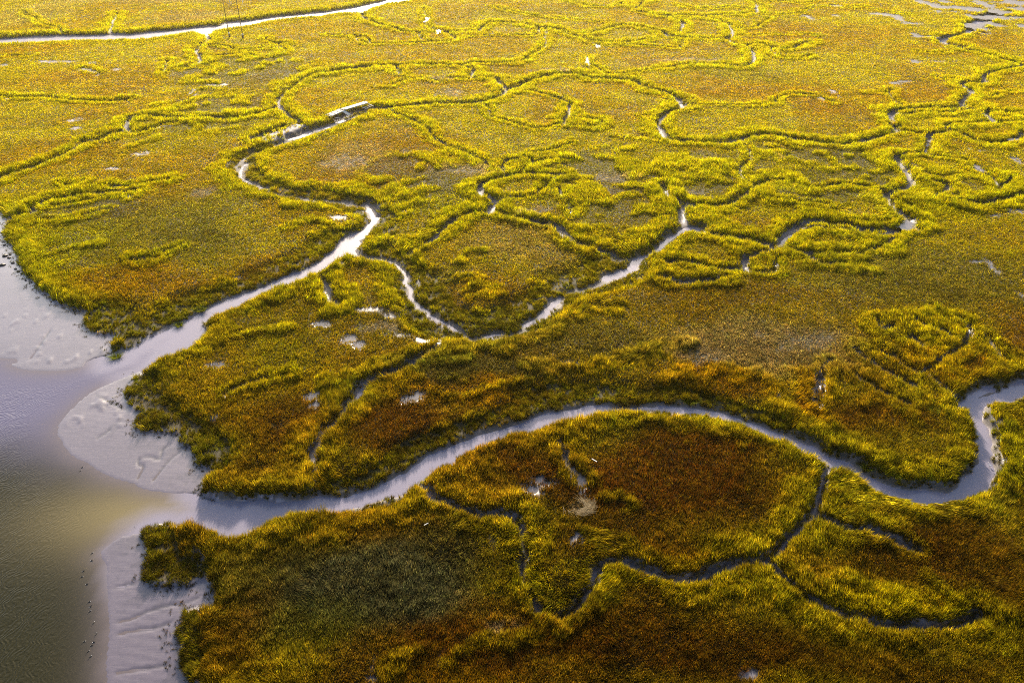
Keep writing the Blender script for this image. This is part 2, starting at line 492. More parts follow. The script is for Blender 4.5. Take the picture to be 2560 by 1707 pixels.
# colour zones: overview x y rx ry colour strength
ZONES = '''
870 380 270 100 2 .8
1000 450 130 60 5 .6
820 370 110 45 6 .6
1180 590 210 90 1 .6
1190 560 130 60 6 .35
1130 680 130 45 2 .9
350 500 260 90 4 .75
400 390 220 70 2 .7
100 360 150 60 2 .8
450 560 130 50 4 .6
300 650 200 45 2 .95
640 600 140 45 2 .8
130 570 120 70 0 .8
740 530 80 25 2 .7
600 860 220 110 1 .5
620 960 140 80 3 .6
640 800 110 60 0 .4
900 990 150 50 3 .9
1100 910 170 35 2 .9
1100 860 200 35 4 .8
1300 790 270 60 4 .6
1740 790 260 70 6 .6
1700 680 260 50 3 .6
2100 620 300 90 4 .65
2200 540 150 60 1 .5
2000 940 140 45 3 .85
1850 900 45 60 2 1
1650 880 130 35 2 .9
2180 830 170 50 2 .9
2150 740 90 45 1 .9
2330 760 60 90 2 .9
1500 1090 360 100 3 1
1560 1010 190 50 3 .9
1180 1080 130 55 3 .8
1450 1220 280 60 3 .7
1620 1250 120 40 2 .5
820 1350 350 150 4 1
830 1350 300 120 8 .85
740 1450 150 70 5 .25
1000 1400 170 90 8 .8
620 1290 110 90 4 .7
520 1450 80 120 3 .5
1200 1490 300 70 3 .85
1600 1470 330 90 3 .85
2050 1240 150 60 3 .8
2230 1270 160 160 3 .75
2050 1500 330 70 3 .6
2050 1340 130 60 1 .6
2320 1030 70 110 5 .5
1450 1340 320 25 1 .7
1100 1560 150 30 2 .8
60 35 90 40 6 .5
450 40 130 15 6 .6
1850 85 200 40 2 .7
1550 145 160 10 6 .5
1760 210 180 28 2 .7
1250 215 150 30 1 .6
1050 200 170 22 2 .5
1900 245 90 18 2 .8
1700 172 140 16 4 .5
2250 90 120 30 2 .7
2100 215 130 30 2 .7
250 180 230 40 2 .5
100 115 120 20 2 .5
330 240 160 30 2 .5
1000 80 120 12 2 .6
1850 320 200 50 0 .3
1600 200 200 25 2 .5
1350 430 160 40 3 .45
1750 420 200 60 4 .3
1950 360 100 30 4 .5
820 640 60 45 2 .4
1200 30 200 14 4 .4
350 1 300 10 6 .5
'''
# small raised lens-like hummock zones (overview x y rx ry)
HUMMOCKS = '''
560 165 190 45
500 255 150 50
1620 400 190 60
1440 440 200 90
2080 420 170 70
1800 430 190 50
1330 380 160 30
1850 350 160 30
180 470 160 50
950 400 130 60
'''
PAL = np.array([[.42, .39, .002], [.46, .325, .002], [.38, .185, .002], [.18, .062, .004], [.115, .10, .022],
                [.215, .235, .002], [.40, .28, .12], [.050, .060, .006], [.135, .13, .055]])

# ------------------------------------------------------------------ numpy helpers
def vnoise(x, y, s, seed):
    """smooth value noise, cell size s"""
    r = np.random.default_rng(seed); T = r.random((256, 256)).astype(np.float32)
    X = x / s + 1000.3; Y = y / s + 1000.7
    i = np.floor(X).astype(np.int64); j = np.floor(Y).astype(np.int64)
    fx = (X - i).astype(np.float32); fy = (Y - j).astype(np.float32)
    fx = fx * fx * (3 - 2 * fx); fy = fy * fy * (3 - 2 * fy)
    i0 = i & 255; i1 = (i + 1) & 255; j0 = j & 255; j1 = (j + 1) & 255
    return (T[i0, j0] * (1 - fx) + T[i1, j0] * fx) * (1 - fy) + (T[i0, j1] * (1 - fx) + T[i1, j1] * fx) * fy
def fbm(x, y, s, seed, n=3):
    a = 0; w = 0; k = 1.0
    for q in range(n):
        a = a + k * vnoise(x, y, s / 2.03 ** q, seed + q * 17); w += k; k *= .55
    return a / w
def sstep(a, b, x):
    t = np.clip((x - a) / (b - a), 0, 1); return t * t * (3 - 2 * t)
def catmull(P, step=6):
    P = np.asarray(P, float)
    if len(P) < 3: 
        t = np.linspace(0, 1, step + 1)[:, None]; return P[0] * (1 - t) + P[-1] * t
    Q = np.vstack([2 * P[0] - P[1], P, 2 * P[-1] - P[-2]]); out = []
    for i in range(1, len(Q) - 2):
        a, b, c, d = Q[i - 1], Q[i], Q[i + 1], Q[i + 2]
        for t in np.arange(step) / step:
            out.append(.5 * ((2 * b) + (c - a) * t + (2 * a - 5 * b + 4 * c - d) * t * t + (3 * b - a - 3 * c + d) * t ** 3))
    out.append(P[-1]); return np.array(out)

# ------------------------------------------------------------------ terrain fields on a metre raster
CELL = 0.4
X0, X1, Y0, Y1 = -330.0, 330.0, 20.0, 520.0
NX, NY = int((X1 - X0) / CELL), int((Y1 - Y0) / CELL)
gx = X0 + (np.arange(NX) + .5) * CELL; gy = Y0 + (np.arange(NY) + .5) * CELL
GX, GY = np.meshgrid(gx.astype(np.float32), gy.astype(np.float32))
# natural raggedness of every bank: lookups are displaced by a little noise
WX = GX + (fbm(GX, GY, 3.2, 11) - .5) * 1.5 + (vnoise(GX, GY, 1.1, 15) - .5) * .5
WY = GY + (fbm(GX, GY, 3.2, 31) - .5) * 1.5 + (vnoise(GX, GY, 1.1, 35) - .5) * .5

def line_dist(P, rad, closed=False, wrp=1.0):
    """distance to a polyline, only within rad"""
    D = np.full((NY, NX), rad, np.float32)
    n = len(P)
    for i in range(n if closed else n - 1):
        a = P[i]; b = P[(i + 1) % n]
        m = rad + 1.5
        ix0 = max(0, int((min(a[0], b[0]) - m - X0) / CELL)); ix1 = min(NX, int((max(a[0], b[0]) + m - X0) / CELL) + 1)
        iy0 = max(0, int((min(a[1], b[1]) - m - Y0) / CELL)); iy1 = min(NY, int((max(a[1], b[1]) + m - Y0) / CELL) + 1)
        if ix0 >= ix1 or iy0 >= iy1: continue
        sx = (WX if wrp else GX)[iy0:iy1, ix0:ix1] - a[0]; sy = (WY if wrp else GY)[iy0:iy1, ix0:ix1] - a[1]
        dx, dy = b[0] - a[0], b[1] - a[1]; L = dx * dx + dy * dy + 1e-9
        t = np.clip((sx * dx + sy * dy) / L, 0, 1)
        d = np.hypot(sx - t * dx, sy - t * dy)
        np.minimum(D[iy0:iy1, ix0:ix1], d, out=D[iy0:iy1, ix0:ix1])
    return D
def line_window(P, rad):
    m = rad + 2
    ix0 = max(0, int((P[:, 0].min() - m - X0) / CELL)); ix1 = min(NX, int((P[:, 0].max() + m - X0) / CELL) + 1)
    iy0 = max(0, int((P[:, 1].min() - m - Y0) / CELL)); iy1 = min(NY, int((P[:, 1].max() + m - Y0) / CELL) + 1)
    return slice(iy0, iy1), slice(ix0, ix1)
def inside(P, wrp=1):
    M = np.zeros((NY, NX), bool)
    x, y = (WX, WY) if wrp else (GX, GY); n = len(P)
    for i in range(n):
        a = P[i]; b = P[(i + 1) % n]
        lo, hi = min(a[1], b[1]) - 2, max(a[1], b[1]) + 2
        r0 = max(0, int((lo - Y0) / CELL)); r1 = min(NY, int((hi - Y0) / CELL) + 2)
        if r0 >= r1 or a[1] == b[1]: continue
        yy = y[r0:r1]; c = ((a[1] > yy) != (b[1] > yy))
        xi = (b[0] - a[0]) * (yy - a[1]) / (b[1] - a[1]) + a[0]
        M[r0:r1] ^= c & (x[r0:r1] < xi)
    return M
def sdf(P, rad, wrp=1):
    D = line_dist(P, rad, True, wrp); M = inside(P, wrp)
    return np.where(M, -D, D)

Z = ((fbm(GX, GY, 30, 3) - .5) * .35 + (fbm(GX, GY, 5, 5) - .5) * .10).astype(np.float32)   # marsh platform
BARE = np.full((NY, NX), 9.0, np.float32)       # distance outside bare ground (m)
EDGE = np.full((NY, NX), 14.0, np.float32)      # distance to the nearest creek lip
LEV = np.zeros((NY, NX), np.float32)            # levee strength
SLOPE = np.zeros((NY, NX), np.float32)          # slumped creek side, where tussocks grow
for ln in LINES.strip().splitlines():
    f = ln.split(); tile, kl, hw, bank = f[0], f[1], float(f[2]), float(f[3])
    P = catmull(pts(tile, ' '.join(f[4:])), 6)
    zr = WL if kl == 'W' else (-.3 if kl != 'B' else -.6)
    wx, wy = ground(P[:, 0], P[:, 1], zr); P = np.stack([wx, wy], 1)
    ym = float(wy.mean()); kf = .50 + .50 * float(sstep(70, 130, ym)) + .55 * float(sstep(150, 380, ym))
    if kl in 'TF': hw *= kf; bank *= kf
    if kl == 'W' and bank > 2: bank *= .85; hw *= .8
    rad = 15.0
    if kl == 'R': hw *= kf * .8
    sy, sx = line_window(P, rad)
    if sy.start >= sy.stop or sx.start >= sx.stop: continue
    D = np.full((sy.stop - sy.start, sx.stop - sx.start), rad, np.float32)
    wxw, wyw = WX[sy, sx], WY[sy, sx]; T = np.zeros_like(D)
    cum = 0
    for i in range(len(P) - 1):
        a, b = P[i], P[i + 1]; dx, dy = b - a; L = dx * dx + dy * dy + 1e-9
        ix0 = max(0, int((min(a[0], b[0]) - rad - X0) / CELL) - sx.start); ix1 = max(0, int((max(a[0], b[0]) + rad - X0) / CELL) + 1 - sx.start)
        iy0 = max(0, int((min(a[1], b[1]) - rad - Y0) / CELL) - sy.start); iy1 = max(0, int((max(a[1], b[1]) + rad - Y0) / CELL) + 1 - sy.start)
        if ix0 >= D.shape[1] or iy0 >= D.shape[0] or ix1 <= ix0 or iy1 <= iy0: continue
        qx = wxw[iy0:iy1, ix0:ix1] - a[0]; qy = wyw[iy0:iy1, ix0:ix1] - a[1]
        t = np.clip((qx * dx + qy * dy) / L, 0, 1); d = np.hypot(qx - t * dx, qy - t * dy)
        np.minimum(D[iy0:iy1, ix0:ix1], d, out=D[iy0:iy1, ix0:ix1])
    wob = (vnoise(GX[sy, sx], GY[sy, sx], 7, 77) - .5)
    d = D - hw * (1 + .7 * wob)
    z = Z[sy, sx]
    if kl == 'W':
        t = np.clip(d / bank, 0, 1); prof = (WL - .05) + (.05 + .28 * np.clip(t * 2, 0, 1)) + (-WL - .28) * sstep(.3, 1, t)
        prof = np.where(d < 0, WL - .35 * np.clip(-d / .8, 0, 1) - .02, prof)
        Z[sy, sx] = np.minimum(z, np.where(d < bank, prof, 9)); bare = d - bank * (.22 + .5 * (fbm(GX[sy, sx], GY[sy, sx], 5, 95) - .35)); lev = 1.0
    elif kl == 'T':
        t = np.clip(d / bank, 0, 1); dep = -1.08 + .12 * wob
        prof = dep * (1 - sstep(.0, 1, t))
        Z[sy, sx] = np.minimum(z, np.where(d < bank, prof, 9)); bare = d - bank * (.32 if bank < 3 else .10); lev = 1.0 if bank > 1.15 else .8
    elif kl == 'F':
        t = np.clip(d / bank, 0, 1); prof = -.80 * (1 - sstep(0, 1, t))
        Z[sy, sx] = np.minimum(z, np.where(d < bank, prof, 9)); bare = d - .12; lev = .8
    elif kl == 'R':
        e = d + (fbm(GX[sy, sx], GY[sy, sx], 3.2, 97) - .5) * 2.2; rr = 1 - sstep(-.5, .7, e)
        LEV[sy, sx] = np.maximum(LEV[sy, sx], rr * .95); Z[sy, sx] = np.where(BARE[sy, sx] > 1.5, z + 0, z); bare = np.full_like(d, 9); lev = 0
    else:                                       # B slumped bank
        t = np.clip(d / bank, 0, 1); prof = -.75 + .75 * sstep(0, 1, t) + (fbm(GX[sy, sx], GY[sy, sx], 2.2, 91) - .5) * .5 * (1 - t)
        Z[sy, sx] = np.minimum(z, np.where(d < bank, prof, 9)); bare = np.full_like(d, 9); lev = 0
        SLOPE[sy, sx] = np.maximum(SLOPE[sy, sx], 1 - sstep(-.3, 1.0, d))
    BARE[sy, sx] = np.minimum(BARE[sy, sx], bare)
    if kl not in 'BR':
        EDGE[sy, sx] = np.minimum(EDGE[sy, sx], d - bank * .5)
        lw = (4.8 if kl == 'W' else 3.4 if kl == 'T' else 1.9) * (.9 + .1 * kf)
        fing = fbm(GX[sy, sx], GY[sy, sx], 4.5, 99) - .5
        LEV[sy, sx] = np.maximum(LEV[sy, sx], lev * (1 - sstep(lw * .45, lw * 1.05, d - bank + fing * lw * 1.9)))
    if kl == 'W' or bank > 3: SLOPE[sy, sx] = np.maximum(SLOPE[sy, sx], np.where((d > 0), 1 - sstep(bank * .5, bank * .85, d), 0))

def poly(P, z): 
    x, y = ground(P[:, 0], P[:, 1], z); return np.stack([x, y], 1)
DB = sdf(poly(BAY, WL + .2), 14); DBW = sdf(catmull(poly(BAYW, WL), 5), 30, 0)
mud_z = WL + .015 + .012 * np.clip(DBW, 0, 30) + (fbm(GX, GY, 6, 41) - .5) * .05 * sstep(0, 4, DBW)
bay_z = np.where(DBW < 0, WL - .03 - .10 * np.clip(-DBW, 0, 14), mud_z)
bay_z = np.where(DB > 0, bay_z, bay_z)
lip = sstep(-.3, 1.6, DB)
Z = np.where(DB < 1.6, np.minimum(Z, bay_z * (1 - lip) + 0.0 * lip), Z)
BARE = np.minimum(BARE, DB); EDGE = np.minimum(EDGE, DB - .5)
LEV = np.maximum(LEV, np.where(DB > 0, np.exp(-np.clip(DB - 1.5, 0, 50) / 4.0), 0)).astype(np.float32)
DR = sdf(poly(RIVER, WL), 14)
Z = np.where(DR < 5, np.minimum(Z, np.where(DR < 0, WL - .3, WL + (-WL) * sstep(0, 4.5, DR))), Z)
BARE = np.minimum(BARE, DR - 1.6); EDGE = np.minimum(EDGE, DR - 2.5)
LEV = np.maximum(LEV, np.where(DR > 0, np.exp(-np.clip(DR - 4, 0, 50) / 4.0), 0)).astype(np.float32)
POOL = np.full((NY, NX), 5.0, np.float32); DEAD = np.zeros((NY, NX), np.float32); MUD = np.zeros((NY, NX), np.float32)
for ln in BLOTS.strip().splitlines():
    f = ln.split(); x, y, rx, ry = map(float, f[2:]); 
    if rx < 2: continue
    ox, oy = TILE[f[0]]; x = ox + x / 2.6133; y = oy + y / 2.6133; rx /= 2.6133; ry /= 2.6133
    rx *= .88 if f[1] == 'P' and y > 300 else 1; ry *= .88 if f[1] == 'P' and y > 300 else 1
    cx, cy = ground(x, y); ex, _ = ground(x + rx, y); _, ey = ground(x, y - ry); _, ey2 = ground(x, y + ry)
    ax = abs(float(ex - cx)); ay = abs(float(ey - ey2)) / 2
    m = 1.8 * max(ax, ay) + 3
    ix0 = max(0, int((cx - m - X0) / CELL)); ix1 = min(NX, int((cx + m - X0) / CELL)); iy0 = max(0, int((cy - m - Y0) / CELL)); iy1 = min(NY, int((cy + m - Y0) / CELL))
    if ix0 >= ix1 or iy0 >= iy1: continue
    s = (slice(iy0, iy1), slice(ix0, ix1))
    nz = (fbm(GX[s], GY[s], min(5, .9 + .3 * ax), 501, 4) - .5) * 1.9
    q = np.hypot((WX[s] - cx) / ax, (WY[s] - cy) / ay) + nz * .9
    d = (q - 1) * min(ax, ay)
    if f[1] == 'P':
        POOL[s] = np.minimum(POOL[s], d); BARE[s] = np.minimum(BARE[s], d - .15)
    elif f[1] == 'M':
        MUD[s] = np.maximum(MUD[s], 1 - sstep(-.4, .6, d))
    else: DEAD[s] = np.maximum(DEAD[s], 1 - sstep(.5, 1.15, q))
Z = np.where(POOL < .8, np.minimum(Z, -.30 + .30 * sstep(-.4, .8, POOL) ), Z).astype(np.float32)

# levees vanish irregularly; interior hummocks
LEV = LEV * (.70 + .45 * fbm(GX, GY, 16, 61)) * (.62 + .62 * fbm(GX, GY, 5, 63)) * (1 - .15 * sstep(120, 260, GY))
def zone_field(text, idx):
    out = []
    for ln in text.strip().splitlines():
        f = list(map(float, ln.split())); x, y, rx, ry = [q * 1.08844 for q in f[:4]]
        cx, cy = ground(x, y); ex, _ = ground(x + rx, y); _, ey = ground(x, y - ry); _, ey2 = ground(x, y + ry)
        out.append((float(cx), float(cy), abs(float(ex - cx)), abs(float(ey - ey2)) / 2, f[4:]))
    return out
ZN = zone_field(ZONES, 0); HN = zone_field(HUMMOCKS, 0)
HZ = np.zeros((NY, NX), np.float32)
for cx, cy, ax, ay, _ in HN:
    HZ = np.maximum(HZ, 1 - sstep(.6, 1.2, np.hypot((GX - cx) / ax, (GY - cy) / ay) + (fbm(GX, GY, 20, 71) - .5) * .5))
hm = fbm(GX, GY * .9, 5.5, 81, 2)
HUM = sstep(.50, .62, hm) * HZ

def sample(F, x, y):
    fx = np.clip((x - X0) / CELL - .5, 0, NX - 1.001); fy = np.clip((y - Y0) / CELL - .5, 0, NY - 1.001)
    i = fx.astype(int); j = fy.astype(int); a = fx - i; b = fy - j
    return (F[j, i] * (1 - a) + F[j, i + 1] * a) * (1 - b) + (F[j + 1, i] * (1 - a) + F[j + 1, i + 1] * a) * b
def inr(x, y): return (x > X0 + 2) & (x < X1 - 2) & (y > Y0 + 2) & (y < Y1 - 2)

# ------------------------------------------------------------------ materials
def mat(name):
    m = bpy.data.materials.new(name); m.use_nodes = True; nt = m.node_tree
    return m, nt, nt.nodes, nt.links, nt.nodes['Principled BSDF']
def simple(name, col, rough=.8, nscale=8, amt=.35, bump=.2):
    m, nt, N, L, b = mat(name)
    tc = N.new('ShaderNodeTexCoord'); n = N.new('ShaderNodeTexNoise'); n.inputs['Scale'].default_value = nscale; n.inputs['Detail'].default_value = 5
    L.new(tc.outputs['Object'], n.inputs['Vector'])
    r = N.new('ShaderNodeMix'); r.data_type = 'RGBA'
    r.inputs['A'].default_value = [c * (1 - amt) for c in col] + [1]; r.inputs['B'].default_value = [min(1, c * (1 + amt)) for c in col] + [1]
    L.new(n.outputs['Fac'], r.inputs['Factor']); L.new(r.outputs['Result'], b.inputs['Base Color'])
    b.inputs['Roughness'].default_value = rough
    bp = N.new('ShaderNodeBump'); bp.inputs['Strength'].default_value = bump; bp.inputs['Distance'].default_value = .02
    L.new(n.outputs['Fac'], bp.inputs['Height']); L.new(bp.outputs['Normal'], b.inputs['Normal'])
    return m
M_WOOD = simple('weathered_wood', (.62, .58, .52), .8, 6, .25)
M_DARKWOOD = simple('wet_piling', (.12, .09, .06), .6, 5, .4)
M_POLE = simple('creosote_pole', (.15, .11, .05), .8, 4, .3)
M_PALE = simple('pale_collar', (.75, .74, .70), .6, 4, .1)
M_CLOD = simple('oyster_clod', (.05, .04, .035), .6, 9, .5, .8)
M_BIRD = simple('dark_plumage', (.03, .025, .022), .7, 20, .4)
M_WHITE = simple('white_plumage', (.85, .85, .84), .7, 20, .05)
M_BILL = simple('bill_horn', (.25, .17, .05), .5, 20, .1)
M_STRAW = simple('dry_wrack_reed', (.20, .14, .06), .9, 3, .3)

# ground
m, nt, N, L, b = mat('marsh_ground'); M_GROUND = m
at = N.new('ShaderNodeAttribute'); at.attribute_name = 'gcol'
aw = N.new('ShaderNodeAttribute'); aw.attribute_name = 'wet'
geo = N.new('ShaderNodeNewGeometry')
n1 = N.new('ShaderNodeTexNoise'); n1.inputs['Scale'].default_value = 1.6; n1.inputs['Detail'].default_value = 7; L.new(geo.outputs['Position'], n1.inputs['Vector'])
mp = N.new('ShaderNodeMapping'); mp.inputs['Scale'].default_value = (.9, 5.5, 1); mp.inputs['Rotation'].default_value = (0, 0, R(-14)); L.new(geo.outputs['Position'], mp.inputs['Vector'])
n2 = N.new('ShaderNodeTexNoise'); n2.inputs['Scale'].default_value = .55; n2.inputs['Detail'].default_value = 3; n2.inputs['Distortion'].default_value = .6; L.new(mp.outputs['Vector'], n2.inputs['Vector'])
mr = N.new('ShaderNodeMapRange'); mr.inputs['From Min'].default_value = .3; mr.inputs['From Max'].default_value = .7; mr.inputs['To Min'].default_value = .9; mr.inputs['To Max'].default_value = 1.1
L.new(n1.outputs['Fac'], mr.inputs['Value'])
mx = N.new('ShaderNodeVectorMath'); mx.operation = 'SCALE'; L.new(at.outputs['Color'], mx.inputs[0]); L.new(mr.outputs['Result'], mx.inputs['Scale'])
L.new(mx.outputs['Vector'], b.inputs['Base Color'])
rr = N.new('ShaderNodeMapRange'); rr.inputs['To Min'].default_value = .92; rr.inputs['To Max'].default_value = .30; L.new(aw.outputs['Fac'], rr.inputs['Value'])
L.new(rr.outputs['Result'], b.inputs['Roughness'])
cw = N.new('ShaderNodeMapRange'); cw.inputs['From Min'].default_value = .35; cw.inputs['From Max'].default_value = .95; L.new(aw.outputs['Fac'], cw.inputs['Value']); L.new(cw.outputs['Result'], b.inputs['Coat Weight']); b.inputs['Coat Roughness'].default_value = .12; b.inputs['Coat IOR'].default_value = 1.4
b1 = N.new('ShaderNodeBump'); b1.inputs['Strength'].default_value = .3; b1.inputs['Distance'].default_value = .02; L.new(n1.outputs['Fac'], b1.inputs['Height'])
b2 = N.new('ShaderNodeBump'); b2.inputs['Strength'].default_value = .4; b2.inputs['Distance'].default_value = .03; L.new(n2.outputs['Fac'], b2.inputs['Height']); L.new(b1.outputs['Normal'], b2.inputs['Normal'])
L.new(b2.outputs['Normal'], b.inputs['Normal'])

# water
m, nt, N, L, b = mat('tidal_water'); M_WATER = m
b.inputs['IOR'].default_value = 1.333
au = N.new('ShaderNodeAttribute'); au.attribute_name = 'ruf'; L.new(au.outputs['Fac'], b.inputs['Roughness'])
aw = N.new('ShaderNodeAttribute'); aw.attribute_name = 'wcol'; L.new(aw.outputs['Color'], b.inputs['Base Color'])
ar = N.new('ShaderNodeAttribute'); ar.attribute_name = 'rough'
geo = N.new('ShaderNodeNewGeometry')
w0 = N.new('ShaderNodeVectorMath'); w0.operation = 'SUBTRACT'; w0.inputs[1].default_value = (-20, 60, 0); L.new(geo.outputs['Position'], w0.inputs[0])
wa = N.new('ShaderNodeTexWave'); wa.wave_type = 'RINGS'; wa.rings_direction = 'Z'; wa.inputs['Scale'].default_value = .5; wa.inputs['Distortion'].default_value = 22; wa.inputs['Detail'].default_value = 3; wa.inputs['Detail Scale'].default_value = .8
L.new(w0.outputs['Vector'], wa.inputs['Vector'])
nw = N.new('ShaderNodeTexNoise'); nw.inputs['Scale'].default_value = 1.3; nw.inputs['Detail'].default_value = 5; nw.inputs['Distortion'].default_value = .5; L.new(geo.outputs['Position'], nw.inputs['Vector'])
ad = N.new('ShaderNodeMath'); ad.operation = 'MULTIPLY_ADD'; L.new(nw.outputs['Fac'], ad.inputs[0]); ad.inputs[1].default_value = 1.3; L.new(wa.outputs['Fac'], ad.inputs[2])
ml = N.new('ShaderNodeMath'); ml.operation = 'MULTIPLY'; L.new(ad.outputs[0], ml.inputs[0]); L.new(ar.outputs['Fac'], ml.inputs[1])
bp = N.new('ShaderNodeBump'); bp.inputs['Strength'].default_value = 1; bp.inputs['Distance'].default_value = .022; L.new(ml.outputs[0], bp.inputs['Height']); L.new(bp.outputs['Normal'], b.inputs['Normal'])

# grass
m, nt, N, L, b = mat('cordgrass'); M_GRASS = m
ai = N.new('ShaderNodeAttribute'); ai.attribute_type = 'INSTANCER'; ai.attribute_name = 'gc'
av = N.new('ShaderNodeAttribute'); av.attribute_name = 'tint'
def grass_tree(src, fac):
    s = N.new('ShaderNodeVectorMath'); s.operation = 'SCALE'; L.new(src, s.inputs[0]); L.new(fac, s.inputs['Scale'])
    N.remove(b)
    df = N.new('ShaderNodeBsdfPrincipled'); df.inputs['Roughness'].default_value = .62; df.inputs['Specular IOR Level'].default_value = .03; L.new(s.outputs[0], df.inputs['Base Color'])
    tr = N.new('ShaderNodeBsdfTranslucent'); L.new(s.outputs[0], tr.inputs['Color'])
    gl = N.new('ShaderNodeBsdfGlossy'); gl.inputs['Roughness'].default_value = .5; L.new(s.outputs[0], gl.inputs['Color'])
    m2 = N.new('ShaderNodeMixShader'); m2.inputs[0].default_value = .22
    mi = N.new('ShaderNodeMixShader'); mi.inputs[0].default_value = .55; L.new(df.outputs[0], mi.inputs[1]); L.new(tr.outputs[0], mi.inputs[2])
    L.new(mi.outputs[0], m2.inputs[1]); L.new(gl.outputs[0], m2.inputs[2]); L.new(m2.outputs[0], N['Material Output'].inputs['Surface'])
grass_tree(ai.outputs['Color'], av.outputs['Fac'])

# ------------------------------------------------------------------ object helpers
def tag(o, label=None, cat=None, group=None, kind=None):
    if label: o['label'] = label
    if cat: o['category'] = cat
    if group: o['group'] = group
    if kind: o['kind'] = kind
    return o
def grid_mesh(name, V, rows, cols, keep=None):
    me = bpy.data.meshes.new(name)
    idx = np.arange(rows * cols).reshape(rows, cols)
    q = np.stack([idx[:-1, :-1], idx[:-1, 1:], idx[1:, 1:], idx[1:, :-1]], -1).reshape(-1, 4)
    if keep is not None: q = q[keep.reshape(-1)]
    me.vertices.add(len(V)); me.vertices.foreach_set('co', V.astype(np.float32).ravel())
    me.loops.add(q.size); me.loops.foreach_set('vertex_index', q.ravel().astype(np.int32))
    me.polygons.add(len(q)); me.polygons.foreach_set('loop_start', (np.arange(len(q)) * 4).astype(np.int32))
    me.polygons.foreach_set('use_smooth', np.ones(len(q), bool))
    me.update(calc_edges=True); return me
def fattr(me, name, v, dom='POINT'):
    a = me.attributes.new(name, 'FLOAT', dom); a.data.foreach_set('value', np.asarray(v, np.float32).ravel())
def cattr(me, name, v, dom='POINT'):
    a = me.attributes.new(name, 'FLOAT_COLOR', dom); v = np.asarray(v, np.float32); v = np.concatenate([v, np.ones((len(v), 1), np.float32)], 1)
    a.data.foreach_set('color', v.ravel())
def link(name, me, m=None, parent=None):
    o = bpy.data.objects.new(name, me); COL.objects.link(o)
    if m: me.materials.append(m)
    if parent: o.parent = parent
    return o

# base colour of vegetation as a function of place
def veg_colour(x, y):
    far = sstep(90, 170, y)
    wx = x + (fbm(x, y, 18, 201) - .5) * 14; wy = y + (fbm(x, y, 18, 231) - .5) * 14
    n = fbm(x, y, 22, 251)[:, None]
    base_far = PAL[1] * (1 - sstep(.45, .65, n)) + PAL[2] * sstep(.45, .65, n)
    base_far = base_far * .60 + PAL[0] * .40
    base_near = (PAL[2] * (1 - sstep(.4, .65, n)) + PAL[1] * sstep(.4, .65, n)) * .75 + PAL[4] * .25
    c = base_near * (1 - far[:, None]) + base_far * far[:, None]
    for cx, cy, ax, ay, f in ZN:
        q = np.hypot((wx - cx) / ax, (wy - cy) / ay)
        w = ((1 - sstep(.45, 1.2, q)) * f[1])[:, None] * (1 - .30 * far[:, None])
        c = c * (1 - w) + PAL[int(f[0])] * w
    return c

# ------------------------------------------------------------------ ground mesh
ys = [-600, -120, -20, 8]
y = 22.0
while y < 500: ys.append(y); y += min(.0052 * y, .75) if y > 40 else .5
ys += [505, 515, 540, 600, 720, 1000, 1600, 3000, 6000]
ys = np.array(ys); RW = np.maximum(.64 * ys + 42, 50)
uc = np.linspace(-1, 1, 861); ext = np.array([6, 20, 60, 160, 500, 2000, 6000.])
rows, cols = len(ys), len(uc) + 2 * len(ext)
XX = np.concatenate([-RW[:, None] - ext[::-1][None, :], uc[None, :] * RW[:, None], RW[:, None] + ext[None, :]], 1)
YY = np.repeat(ys[:, None], cols, 1)
x = XX.ravel(); y = YY.ravel(); ok = inr(x, y)
zz = np.where(ok, sample(Z, x, y), 0.0)
bare = np.where(ok, sample(BARE, x, y), 9.0); mudm = np.where(ok, sample(MUD, x, y), 0.0)
db = np.where(ok, sample(DB, x, y), 14.0); dbw = np.where(ok, sample(DBW, x, y), 30.)
# ripples, rills and clods standing on the mudflat
flat = (1 - sstep(-2.0, -.4, db)) * sstep(.3, 2.0, dbw) * ok
zz += flat * (.007 * np.sin(x * 1.1 + y * 5.2 + 6 * fbm(x, y, 6, 301)) * sstep(.35, .6, fbm(x, y, 14, 303)))
RILL = [('6', '1145,-5 1095,22 1062,48 1050,95 1030,103 985,92 912,100 905,140 935,150 915,200 890,245'), ('6', '1250,1090 1130,1160 1080,1185 960,1215 860,1225 740,1250'), ('6', '1380,965 1230,1040 1100,1060 960,1100 850,1150 720,1170'),
  ('6', '970,890 860,920 790,935 705,950'), ('3', '900,1260 800,1230 700,1180 600,1120'), ('6', '1200,40 1120,100 1050,180 1000,240'), ('6', '1190,1440 1050,1455 900,1480 740,1500'), ('3', '720,1365 690,1390 640,1420'), ('3', '330,720 260,820 200,900')]
rd = np.full(len(x), 9.0); sel = np.nonzero((flat > .05) & (y < 135))[0]
for t_, s_ in RILL:
    P_ = catmull(pts(t_, s_), 4); a_, b2_ = ground(P_[:, 0], P_[:, 1], WL + .1)
    for i in range(len(a_) - 1):
        dx, dy = a_[i + 1] - a_[i], b2_[i + 1] - b2_[i]; q = np.clip(((x[sel] - a_[i]) * dx + (y[sel] - b2_[i]) * dy) / (dx * dx + dy * dy + 1e-9), 0, 1)
        rd[sel] = np.minimum(rd[sel], np.hypot(x[sel] - a_[i] - q * dx, y[sel] - b2_[i] - q * dy))
rill = (1 - sstep(.08, .34, rd)) * flat
zz -= .07 * rill
cl = (y > 98) & (y < 135) & (x < -60)
zz += flat * cl * .16 * sstep(.72, .9, vnoise(x, y, 1.0, 305)) * .5 * sstep(.4, .6, fbm(x, y, 9, 307))
far_g = sstep(470, 500, y) + sstep(0, 1, (np.abs(x) - RW.repeat(cols)) / 6 + .2)
far_g = np.clip(far_g, 0, 1)[:, None]
wetmud = (1 - sstep(.1, .9, bare))
